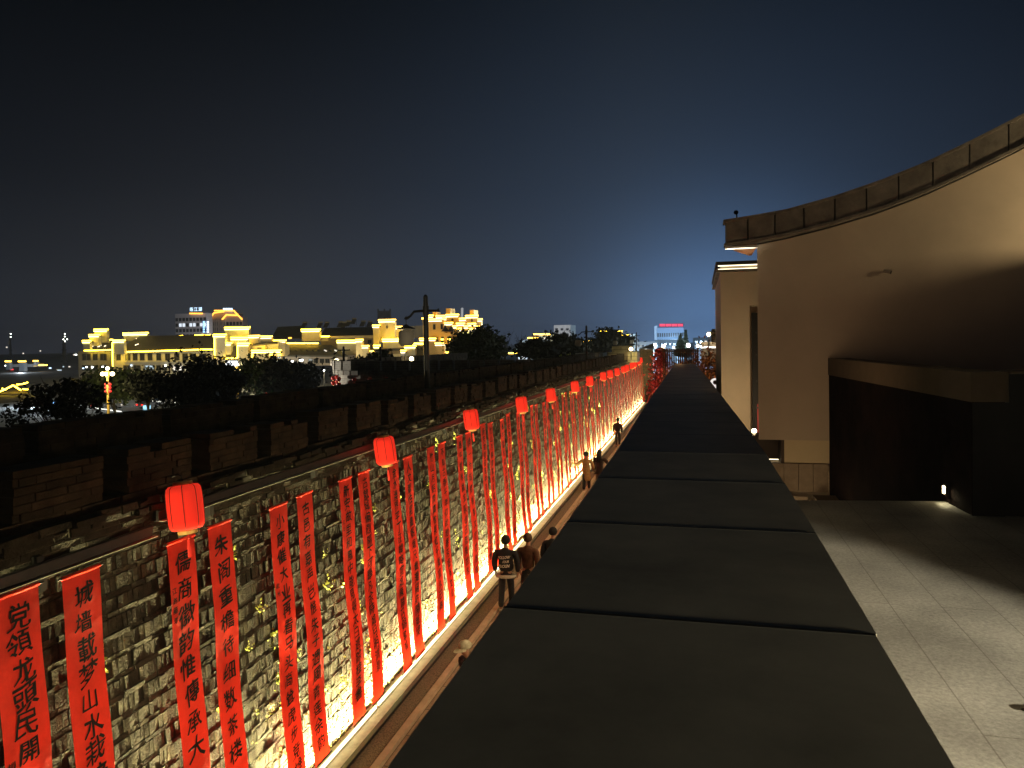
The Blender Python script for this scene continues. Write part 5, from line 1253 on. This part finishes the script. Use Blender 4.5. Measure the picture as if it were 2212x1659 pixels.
for i in range(7): u_ = 409+i*4.2; pbox(MB(), u_, u_+3, 675.6, 678.6, 428.5, .3).build('sign_lettering', E_ORANGE, t1)
for i in range(5): pbox(MB(), 438.5, 441.5, 694+i*5.2, 697.6+i*5.2, 428.5, .3).build('sign_lettering', E_BLUE, t1)
for i in range(5): pbox(MB(), 447, 450.5, 694+i*5.2, 698+i*5.2, 428.5, .3).build('sign_lettering', E_BLUEW, t1)
t2, a_, b_, q = tower('tan tower block with an orange-lit curved top and small blue sign', 452, 524, 686, 470, M_T2, 8, 10, False)
k2 = 470/F
pbox(MB(), 456, 515, 677, 685.8, 471, 5).build('upper_storey', M_T2, t2); pbox(MB(), 464, 505, 670.5, 676.8, 472, 4).build('upper_storey', M_T2, t2)
for (ua, va, ub, vb) in ((463, 671, 506, 671), (452, 690, 462, 676), (506, 672, 523, 690), (480, 690, 489, 680), (489, 680, 512, 681), (462, 676, 484, 673)):
    A2 = P(ua, va, 469); B2 = P(ub, vb, 469); n_ = 6
    MB().tube([tuple(A2), tuple(B2)], .55, 5).build('light_strip', E_ORANGE, t2)
for i in range(4): u_ = 482+i*5.2; pbox(MB(), u_, u_+3.8, 665.5, 669.8, 469.5, .3).build('sign_lettering', E_BLUEW, t2)
for i in range(9): u_ = 454.5+i*4; pbox(MB(), u_, u_+1.2, 690, 722, 469, .4).build('pilaster', mat('pilaster', (.6, .55, .5), .9), t2)
# lights added to brighten the towers and far roofs
def town_lamp(lab, u, v, Y, e, col, r=.5):
    q = P(u, v, Y); t = thing('street_light', lab, 'street light', (q[0], Y, -3)); MB().tube([(q[0], Y, -3), (q[0], Y, q[2]-.2)], .12, 6).build('pole', M_BLACK, t); MB().ball(tuple(q), r*.6, n=10, m=6).build('lamp_head', E_WHITE, t)
    lamp('glow', 'POINT', (q[0], Y-1.2, q[2]+.3), e, col, t, shadow_soft_size=.5)
for u, Y, e in ((405, 380, 17000), (485, 415, 19000)):
    q = P(u, 742, Y); t = thing('facade_fill', 'unseen light added to wash the %s tower block' % ('grey' if u < 450 else 'tan'), 'floodlight', tuple(q))
    MB().tube([tuple(q-np.array([0, 0, 8])), tuple(q)], .3, 6).build('post', M_BLACK, t); lamp('glow', 'POINT', tuple(q+np.array([0, 0, 1])), e, (.9, .9, 1) if u < 450 else (1, .85, .75), t, shadow_soft_size=1)  # added light with no visible source, brightens the tower
# block with the red rooftop sign
t3, a_, b_, q = tower('pale hazy block with a red rooftop sign in the blue distance', 1419, 1477, 708, 420, mat('haze_blue', (.30, .40, .52), .9), 6, 12, False)  # bluish light and haze put into the wall colour
for g_ in range(4):
    for i in range(4):
        u_ = 1425+g_*13+i*2.9; mb = MB(); pbox(mb, u_, u_+2.1, 700, 701.4, 419, .3); pbox(mb, u_+.2, u_+.7, 701.7, 704.6, 419, .3); pbox(mb, u_+1.1, u_+2.0, 702.4, 704.9, 419, .3); mb.build('sign_lettering', E_REDS, t3)
pbox(MB(), 1424, 1476, 699, 706, 420.2, .4).build('sign_board', mat('sign_back', (.25, .01, .03), .8), t3)
q = P(1446, 745, 380); t = thing('facade_fill', 'unseen blue-white light added low in front of the red-signed block', 'floodlight', tuple(q)); MB().tube([tuple(q-np.array([0, 0, 8])), tuple(q)], .3, 6).build('post', M_BLACK, t); lamp('glow', 'POINT', tuple(q), 90000, (.45, .7, 1.0), t, shadow_soft_size=1)  # added light, washes the far block in blue
pbox(MB(), 1414, 1420, 704, 745, 421, 5).build('stair_tower', mat('white_wall2', (.6, .66, .72), .9), t3)
# far roofs and houses
M_PALE = mat('blue_lit_roof', (.34, .40, .46), .9, .2, .3)  # bluish town light put into the roof colour
hs = [('white block with a square frame top in the far middle', 1197, 1232, 702, 735, 320, M_WHITE_W), ('low pale house with a yellow-lit eave line by the dense tree', 1120, 1165, 733, 775, 150, mat('cool_white', (.5, .55, .6), .9)), ('pale house right of the bare trees', 1165, 1192, 722, 770, 165, M_OCHRE_W), ('white hall under the far yellow roof line', 1292, 1362, 722, 760, 180, M_WHITE_W),
      ('long dark roofed hall behind the wall trees', 1190, 1290, 738, 770, 190, M_DARKROOF), ('shed with bluish light in its roof colour among the floodlights, left', 1375, 1412, 738, 775, 170, M_PALE), ('shed with bluish light in its roof colour among the floodlights, middle', 1415, 1462, 734, 775, 190, M_PALE), ('shed with bluish light in its roof colour right of the conifers', 1500, 1540, 729, 765, 220, M_PALE)]
for i, (lab, u0, u1, v0, v1, Y, m) in enumerate(hs):
    q = P((u0+u1)/2, v1, Y); t = thing('far_house', lab, 'house', (q[0], Y, -3)); a_, b_ = P(u0, v1, Y), P(u1, v0, Y); zt = P((u0+u1)/2, v0, Y)[2]
    if 4 < i < 8 or i == 1:
        zr = zt; ze = zt-(zt+3)*.22; MB().box(a_[0], b_[0], Y, Y+12, -3, ze).build('wall', mat('cool_white', (.5, .55, .6), .9), t); MB().add([(a_[0]-.4, Y-.5, ze), (b_[0]+.4, Y-.5, ze), (b_[0]+.4, Y+6, zr), (a_[0]-.4, Y+6, zr), (b_[0]+.4, Y+12.5, ze), (a_[0]-.4, Y+12.5, ze)], [(0, 1, 2, 3), (3, 2, 4, 5), (0, 3, 5), (1, 4, 2), (0, 5, 4, 1)]).build('roof', m, t)
    else: MB().box(a_[0], b_[0], Y, Y+14, -3, zt).build('wall', m, t)
    nw = max(3, int((u1-u0)/9))
    for c in range(nw):
        for r in range(2):
            ua = u0+(c+.2)*(u1-u0)/nw; ub = u0+(c+.7)*(u1-u0)/nw; va = v0+7+r*11; pbox(MB(), ua, ub, va, va+5, Y-.2, .1).build('window', M_GLASS if random.random() < .8 else E_SOFT, t)
def roofline(lab, segs, Y, m=E_YEL):
    t = thing('light_line', lab, 'light strip', tuple(P(segs[0][0], segs[0][1], Y)))
    for u0, v0, u1, v1 in segs: MB().tube([tuple(P(u0, v0, Y)), tuple(P(u1, v1, Y))], 1.5*Y/F, 6).build('light_strip', m, t)
roofline('yellow light lines along the far white hall', [(1296, 716, 1344, 716), (1342, 724, 1360, 724)], 178)
roofline('broken yellow light lines on the dark hall behind the trees', [(1230, 735, 1240, 735), (1250, 737, 1262, 737), (1270, 737, 1280, 737)], 186)
roofline('yellow and amber lines on the house right of the bare trees', [(1153, 722, 1176, 722), (1180, 722, 1190, 722), (1140, 730, 1165, 730), (1098, 763, 1142, 763)], 148, E_AMB)
Xp = [(1080, 745, 150, 9000, (.7, .85, 1)), (1140, 750, 140, 5000, (.75, .88, 1)), (1395, 752, 150, 14000, (.55, .78, 1)), (1455, 750, 165, 16000, (.5, .75, 1)), (1515, 748, 190, 16000, (.5, .75, 1)), (1215, 735, 290, 22000, (.8, .85, 1)), (1330, 742, 165, 6000, (1, .85, .6))]
for i, (u, v, Y, e, c) in enumerate(Xp): town_lamp('light added among the far roofs, %s from the left of seven' % ords[i], u, v, Y, e, c, .4)  # lamps added to light the far roofs

# ------------------------------------------------------------------ plaza and street at far left
pz = MB(); pz.box(-120, -44, 70, 128, -2.995, -2.96); structure(pz.build('plaza', mat('plaza_paving', (.5, .53, .55), .8, .15, .2)))
def globe_lamp(lab, u, vtop, Y, red=True):
    k = Y/F; q = P(u, vtop, Y); x = q[0]; t = thing('street_lamp', lab, 'street lamp', (x, Y, -3)); pole = mat('lamp_gold', (.55, .38, .10), .5)
    MB().tube([(x, Y, -3), (x, Y, q[2]-26*k), (x, Y, q[2]-13*k)], [.16, .12, .3], 10).build('pole', pole, t)
    MB().lathe([(4*k, -16*k), (9*k, -12*k), (12*k, -9*k), (4*k, -6*k), (2*k, -2*k)], (x, Y, q[2]-1*k), 12).build('crown_ring', pole, t)
    lamp('glow', 'POINT', (x, Y-2.5, q[2]-8*k), 2600, (1, .80, .35), t, shadow_soft_size=.5)
    for du, dv, r in ((0, 0, 4.6), (-15, 14, 5.2), (-5, 14, 4.5), (6, 14, 4.5), (15, 14, 5.2)):
        MB().ball((x+du*k, Y-(.5 if abs(du) < 10 and dv else 0), q[2]-dv*k), r*k, n=10, m=6).build('globe', E_WARM, t)
    if red:
        for i in range(3):
            for du in (-5.5, 5.5):
                rl = thing('hanging_lantern', 'small red lantern on the globe street lamp pole, %s of three, %s side' % (('top', 'middle', 'bottom')[i], 'left' if du < 0 else 'right'), 'lantern', (x+du*k, Y, q[2]-(41+i*9)*k), 'red lanterns on the street lamp pole')
                MB().ball((x+du*k, Y, q[2]-(41+i*9)*k), 4.4*k, 4.4*k, 3.9*k, 12, 8).build('shade', emis('lantern_red', (1, .04, .03), 1.6), rl); MB().tube([(x+du*k, Y, q[2]-(36.6+i*9)*k), (x+du*.2*k, Y, q[2]-(35+i*9)*k)], .05, 5).build('hanger', M_BLACK, rl)
globe_lamp('globe street lamp with a gold crown ring and red lanterns on its pole, at left', 232, 796, 66)
globe_lamp('second globe street lamp, half hidden by the biggest black tree', 512, 789, 80, False)
# pavilion with glowing eaves
pv = thing('pavilion', 'lakeside hall with glowing yellow upturned eaves at the left edge', 'pavilion', (-80, 124, -3))
Yp = 124
def ce(x, y): return ((x/3.6875)/1.8228, (1250+y/3.6875)/1.8228)
def ptube(pts, Y, r, m, name):
    MB().tube([tuple(P(*ce(*p_), Y)) for p_ in pts], r, 6).build(name, m, pv)
ptube([(0, 1075), (60, 1050), (190, 985), (240, 1015), (300, 1055)], Yp, .13, E_YEL, 'light_strip'); ptube([(245, 975), (330, 965), (400, 945)], Yp+1, .12, E_YEL, 'light_strip'); ptube([(330, 1040), (400, 1045), (470, 1018)], Yp-1, .12, E_YEL, 'light_strip'); ptube([(30, 1030), (80, 1055)], Yp-1, .1, E_YEL, 'light_strip')
a_, b_ = ce(-60, 1115), ce(480, 1330); pbox(MB(), a_[0], b_[0], a_[1], b_[1], Yp+2, 10).build('wall', mat('pav_wall', (.30, .36, .38), .9, .2, .5), pv)
rv = [P(*ce(-60, 1105), Yp), P(*ce(440, 1105), Yp), P(*ce(270, 1000), Yp+5), P(*ce(120, 1000), Yp+5)]
rv = [tuple(p_) for p_ in rv]; rv += [(p_[0], p_[1]+.0, p_[2]-.4) for p_ in rv]; MB().add(rv, [(0, 1, 2, 3), (7, 6, 5, 4), (0, 4, 5, 1), (1, 5, 6, 2), (2, 6, 7, 3), (3, 7, 4, 0)]).build('roof', M_TILE, pv)
for x0, x1 in ((35, 140), (150, 310), (345, 465)):
    a_, b_ = ce(x0, 1130), ce(x1, 1172); pbox(MB(), a_[0], b_[0], a_[1], b_[1], Yp+1.8, .15).build('lit_window', emis('pav_lit', (1, .85, .75), 1.1), pv)
for x0, x1 in ((0, 50), (145, 250)):
    a_, b_ = ce(x0, 1190), ce(x1, 1330); pbox(MB(), a_[0], b_[0], a_[1], b_[1], Yp+1.8, .15).build('lit_window', emis('pav_cool', (.6, .8, .85), .6), pv)
roofline('pale blue light line on the far bank at left', [(0, 828.5, 52, 828), (56, 828, 66, 827.8)], 210, E_CYAN)
roofline('blue lattice light band above the pavilion', [(0, 833+8, 28, 841)], 150, E_CYAN)
# far bank buildings with lit caps
fb_ = Town('waterfront_building', 'white gabled building with amber-lit caps on the far bank at left', 'building', 260, 60, mat('cool_white', (.5, .55, .6), .9))
for x0, x1, y0, y1 in ((68, 150, 628, 760), (258, 365, 628, 800), (475, 540, 622, 690)): a_, b_ = ce(x0, y0), ce(x1, y1); fb_.gable(a_[0], b_[0], a_[1], b_[1], amber=True, low=False)
a_, b_ = ce(130, 680), ce(480, 720); fb_.wall(a_[0], b_[0], a_[1], b_[1], 2, 6)
for x, y, c, w in ((85, 700, E_WHITE, 14), (130, 690, E_BLUEW, 16), (265, 695, E_WHITE, 10), (170, 755, E_TAIL, 18), (600, 690, E_AMB, 40), (665, 692, E_AMB, 16), (725, 735, E_BLUEW, 14), (860, 765, E_COOLW, 28), (918, 715, E_COOLW, 8), (1005, 715, E_SOFT, 10), (1100, 542, E_WHITE, 10), (1070, 543, E_SOFT, 7), (95, 433, E_SOFT, 8), (470, 866, E_WHITE, 8), (515, 862, E_WHITE, 14), (335, 522, E_SOFT, 7), (583, 486, E_SOFT, 6)):
    a_, b_ = ce(x-w, y-8), ce(x+w, y+8); pbox(MB(), a_[0], b_[0], a_[1], b_[1], fb_.Y+4, .2).build('lit_window', c, fb_.t)
q = P(*ce(300, 760), 245); lamp('glow', 'POINT', tuple(q), 6000, (.8, .9, 1), fb_.t, shadow_soft_size=.5)
# pagoda and second spire with lights
for u, vt, vb, w, lab, pts in ((140, 717, 800, 9, 'dark pagoda tower with a few white lights, far left', [(140, 721), (140, 727), (137, 733), (145, 733), (140, 737)]), (24, 720, 800, 6, 'dark slender spire with two white lights at the left edge', [(23, 721), (23, 728)])):
    q = P(u, vb, 330); k = 330/F; t = thing('pagoda', lab, 'pagoda', (q[0], 330, -3)); zt = P(u, vt, 330)[2]; prof = []
    for i in range(6): z_ = (zt+3)*(i/6.0); r_ = w*k*(1-.12*i); prof += [(r_*.7, z_), (r_*.65, z_+(zt+3)/6*.8), (r_, z_+(zt+3)/6*.85)]
    MB().lathe(prof+[(.1, zt+3)], (q[0], 330, -3), 10).build('tower', mat('pagoda_dark', (.03, .03, .035), .9), t)
    for uu, vv in pts: MB().ball(tuple(P(uu, vv, 326)), .27, n=8, m=5).build('light', E_WHITE, t)
# hill, plaza lights
for i, (u, v, Y, e) in enumerate(((98, 872, 100, 5000), (148, 885, 96, 4000), (45, 880, 108, 9000), (305, 882, 105, 5000))): 
    town_lamp('white plaza lamp near the pavilion, %s from the left' % ('second', 'third', 'first', 'fourth')[i], u, v, Y, e, (.8, .92, 1), .35)
for i, (u, v, Y, e) in enumerate(((215, 806, 165, 5000), (330, 812, 165, 6500), (420, 812, 165, 6500), (560, 800, 150, 5000), (700, 800, 145, 4000), (620, 800, 140, 4000), (880, 790, 125, 2500))):
    town_lamp('light added to brighten the glowing courtyard buildings, %s of seven' % ords[i], u, v, Y, e, (1, .84, .50), .3)  # lamps added to brighten the courtyard walls
# blue-lit totem signs
for u0, u1, v0, v1, m, lab in ((114, 120, 868, 886, E_BLUE, 'narrow blue-lit totem sign by the plaza'), (129, 143, 866, 894, E_WHITE, 'white glowing totem sign beside the blue one'), (309, 322, 876, 892, E_CYAN, 'pale blue lit sign board under the dark round tree')):
    q = P((u0+u1)/2, v1, 88); t = thing('totem_sign', lab, 'sign', (q[0], 88, q[2])); vm_ = (v0+v1)/2
    pbox(MB(), u0, u1, v0, vm_-.8, 88, .3).build('panel', m, t); pbox(MB(), u0, u1, vm_+.8, v1, 88, .3).build('panel', m, t); pbox(MB(), u0-.6, u1+.6, v0-1, v1+8, 88.32, .2).build('frame', M_BLACK, t)
roofline('zigzag white light edging along the plaza steps', [(175, 874, 195, 880), (195, 880, 262, 889), (262, 889, 232, 897), (330, 866, 400, 872)], 92, emis('edge_white', (1, 1, .9), 1.6))
# parked cars
def car(u, v, Y, rot, col, lab):
    q = P(u, v, Y); x, y, z = q[0], Y, -2.96; t = thing('parked_car', lab, 'car', (x, y, z), 'cars on the plaza street')
    def X(mb):
        c, s = math.cos(rot), math.sin(rot); mb.v = [(x+a*c-b*s, y+a*s+b*c, z+h) for a, b, h in mb.v]; return mb
    prof = [(-2.2, .35), (-2.2, .75), (-1.95, .9), (-1.5, .95), (-.9, 1.42), (.6, 1.45), (1.2, .98), (2.0, .86), (2.2, .6), (2.2, .35)]
    X(MB().xprism(prof, -.85, .85)).build('body', mat('car_paint_%d' % int(col*100), (col, col, col*1.05), .25, spec=.6), t)
    gp = [(-1.38, .97), (-.86, 1.36), (.56, 1.39), (1.05, 1.0)]
    X(MB().xprism(gp, -.865, .865)).build('side_window', M_GLASS, t)
    for a in (-1.35, 1.35):
        for b in (-.8, .8): X(MB().tube([(a, b-.1, .33), (a, b+.1, .33)], .33, 14)).build('wheel', M_BLACK, t)
    for b in (-.65, .65): X(MB().box(-2.24, -2.19, b-.2, b+.2, .62, .78)).build('tail_light', E_TAIL, t); X(MB().box(2.19, 2.24, b-.2, b+.2, .58, .72)).build('headlight', E_SOFT, t)
car(121, 905, 92, math.radians(110), .3, 'grey car with bright red tail lights stopped by the totem signs')
car(235, 900, 96, math.radians(20), .5, 'pale car side on, near the zigzag plaza lights')
car(330, 885, 98, math.radians(75), .35, 'car with one red light under the dark trees')
for u, v, m in ((549, 882, emis('green_glow', (.05, .9, .2), .5)),):
    q = P(u, v, 70); t = thing('green_lamp', 'green lamp glowing low in the trees left of the bastion', 'lamp', (q[0], 70, -3)); MB().ball(tuple(q), .22, n=10, m=6).build('bulb', m, t); MB().tube([(q[0], 70, -3), (q[0], 70, q[2]-.2)], .05, 6).build('post', M_BLACK, t); lamp('glow', 'POINT', tuple(q+np.array([0, -.8, .2])), 40, (.1, 1, .25), t, shadow_soft_size=.2)
for i, (u, v) in enumerate(((576, 847), (577, 864), (560, 858), (640, 856), (655, 853), (628, 858))):
    q = P(u, v, 84); t = thing('red_lantern_small', 'tiny red light among the trees left of the bastion, %s of six' % ords[i], 'lantern', tuple(q), 'tiny red lights in the trees'); MB().ball(tuple(q), .18, n=10, m=6).build('shade', E_TAIL, t); MB().tube([tuple(q+np.array([0, 0, .15])), tuple(q+np.array([0, 0, .9]))], .02, 4).build('hanger', M_BLACK, t)
# street lamp lighting the bastion corner
q = P(664, 800, 33); t = thing('street_light', 'street light shining on the pale corner of the bastion', 'street light', (-26.5, 37.2, -3))
MB().tube([(-26.5, 37.2, -3), (-26.5, 37.2, 2.9)], .07, 8).build('pole', M_BLACK, t); MB().ball((-26.5, 37.2, 3.0), .15, n=10, m=6).build('lamp_head', E_WHITE, t)
l = lamp('glow', 'SPOT', (-26.2, 37.0, 3.3), 5200, (1, .92, .78), t, spot_size=math.radians(75), spot_blend=.5, shadow_soft_size=.08); aim(l, (-19.0, 37.6, 3.8))
q = P(727, 781, BY+9); t = thing('bastion_lamp', 'bright round lamp on top of the bastion above its lit corner', 'lamp', (q[0], BY+9, 4.8)); MB().ball(tuple(q), .19, n=12, m=8).build('globe', E_WARM, t); MB().tube([(q[0], BY+9, 4.8), (q[0], BY+9, q[2]-.15)], .05, 6).build('post', M_BLACK, t)
q = P(889, 775, BY+12); t = thing('bastion_lamp', 'bright round lamp beyond the bastion just left of the nearest lamp post', 'lamp', (q[0], BY+12, 4.8)); MB().ball(tuple(q), .15, n=12, m=8).build('globe', E_WARM, t); MB().tube([(q[0], BY+12, 4.8), (q[0], BY+12, q[2]-.12)], .05, 6).build('post', M_BLACK, t)

# ------------------------------------------------------------------ night haze over the town
hm = bpy.data.materials.new('haze'); hm.use_nodes = True
ht = hm.node_tree; ht.nodes.remove(ht.nodes['Principled BSDF']); pv_ = ht.nodes.new('ShaderNodeVolumePrincipled')
pv_.inputs['Density'].default_value = HAZE; pv_.inputs['Color'].default_value = (.78, .87, 1, 1)
ht.links.new(pv_.outputs[0], ht.nodes['Material Output'].inputs['Volume'])
ho = MB().box(-1410, 710, -70, 2010, -4.0, 46).build('haze', hm); ho['kind'] = 'stuff'
